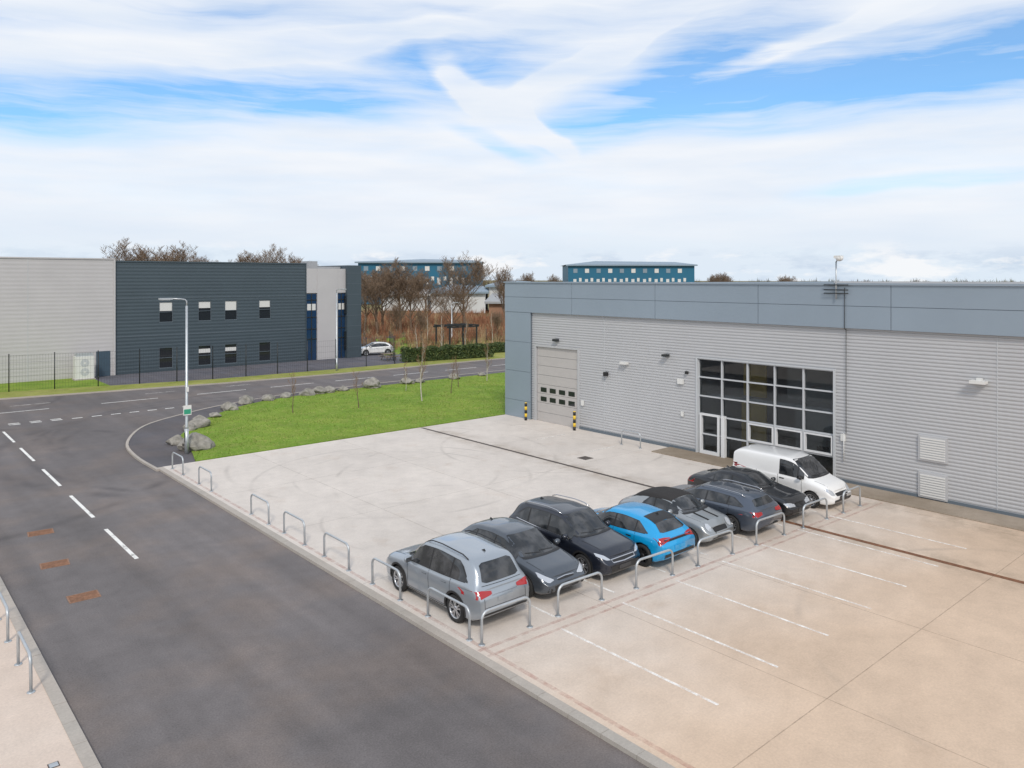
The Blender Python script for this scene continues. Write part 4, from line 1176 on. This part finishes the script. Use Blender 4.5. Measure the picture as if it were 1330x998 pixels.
blue = summ([ell(30, 132, 330, 52, 0, 1.05, .1), ell(390, 126, 290, 50, 2, .9, .1), ell(590, 75, 190, 75, 0, .6), ell(1150, 92, 440, 74, 5, 1.1, .15), ell(1340, 72, 260, 70, 0, .5),
             ell(830, 130, 190, 62, 22, .7), ell(370, 18, 220, 24, 4, .5), ell(960, 45, 190, 50, 10, .6), ell(1220, 238, 190, 14, 2, .3), ell(640, 190, 90, 20, -25, .4),
             ell(60, 20, 220, 20, 4, .25)])
white = summ([ell(635, 130, 115, 30, -33, 1.3, .2), ell(770, 75, 200, 20, 27, 1.0, .1), ell(705, 165, 80, 26, -42, .9), ell(480, 55, 420, 22, 8, .6), ell(1020, 60, 300, 14, 14, .5)])
streak = cnoise(vmath(nt, 'MULTIPLY', PW, (1.3, 11, 1)), 2.2, 6, .55).outputs[0]
fib = cnoise(vmath(nt, 'MULTIPLY', PW, (2.2, 26, 1)), 3.5, 6, .65).outputs[0]
streak2 = cnoise(vmath(nt, 'MULTIPLY', PV, (.8, 5, 1)), 6, 5, .5).outputs[0]
bf = fmath(nt, 'MULTIPLY', blue, mrange(nt, streak, .34, .60, .45, 1.10))
bf = fmath(nt, 'MULTIPLY', bf, mrange(nt, fib, .35, .65, .72, 1.12))
bf = fmath(nt, 'SUBTRACT', bf, fmath(nt, 'MULTIPLY', white, .9))
up_ = mrange(nt, th, .02, .30, .02, .26)
bf = fmath(nt, 'ADD', fmath(nt, 'MAXIMUM', bf, 0), fmath(nt, 'MULTIPLY', mrange(nt, streak, .46, .70, 0, 1), up_))
overhead = mrange(nt, th, .45, .9, 0, .35)
bf = fmath(nt, 'ADD', bf, fmath(nt, 'MULTIPLY', overhead, mrange(nt, streak2, .4, .6, .3, 1)))
bf = fmath(nt, 'MINIMUM', fmath(nt, 'MAXIMUM', bf, 0), .84)
cl = mixc(nt, mrange(nt, streak2, .35, .7, 0, 1), (.90, .93, .98), (.78, .85, .95))
cl = mixc(nt, mrange(nt, th, 0, .10, 1, 0, True), cl, (.74, .83, .93))
cum = cnoise(vmath(nt, 'MULTIPLY', PV, (1, 3.0, 1)), 9, 6, .6).outputs[0]
cm = fmath(nt, 'MULTIPLY', mrange(nt, cum, .50, .60, 0, .7), mrange(nt, th, .012, .05, 1, 0, True))
cl = mixc(nt, cm, cl, (.56, .66, .80))
cum2 = cnoise(vmath(nt, 'ADD', vmath(nt, 'MULTIPLY', PV, (1, 3.0, 1)), (4, .02, 0)), 8, 6, .6).outputs[0]
cm2 = fmath(nt, 'MULTIPLY', mrange(nt, cum2, .54, .62, 0, .9), mrange(nt, th, .02, .055, 1, 0, True))
cl = mixc(nt, cm2, cl, (.94, .95, .97))
bg1 = N(nt, 'ShaderNodeBackground'); bg1.inputs[1].default_value = .13; nt.links.new(vmath(nt, 'MULTIPLY', sky.outputs[0], (.50, .98, 1.25)), bg1.inputs[0])
bg2 = N(nt, 'ShaderNodeBackground'); bg2.inputs[1].default_value = 1.0; nt.links.new(cl, bg2.inputs[0])
mx = N(nt, 'ShaderNodeMixShader'); nt.links.new(bf, mx.inputs[0]); nt.links.new(bg2.outputs[0], mx.inputs[1]); nt.links.new(bg1.outputs[0], mx.inputs[2])
nt.links.new(mx.outputs[0], out.inputs[0])

sl = bpy.data.lights.new('sun', 'SUN'); sl.energy = 2.1; sl.angle = rad(10); sl.color = (1, .92, .82)
so = bpy.data.objects.new('sun', sl); scene.collection.objects.link(so)
d = Vector((math.cos(rad(SE)) * math.sin(SAZ), math.cos(rad(SE)) * math.cos(SAZ), math.sin(rad(SE))))
so.rotation_euler = (-d).to_track_quat('-Z', 'Y').to_euler(); so.location = d * 50

# ------------------------------------------------------------------ camera
cd = bpy.data.cameras.new('camera'); cd.sensor_width = 36; cd.lens = 36 * 1000 / 1330; cd.shift_y = -(499 - 362) / 1330; cd.clip_end = 6000
co_ = bpy.data.objects.new('camera', cd); scene.collection.objects.link(co_); co_.location = (0, 0, 9)
co_.rotation_euler = Vector((.6564, .7544, 0)).to_track_quat('-Z', 'Y').to_euler()
scene.camera = co_
scene.view_settings.view_transform = 'Standard'; scene.view_settings.look = 'None'; scene.view_settings.exposure = 0
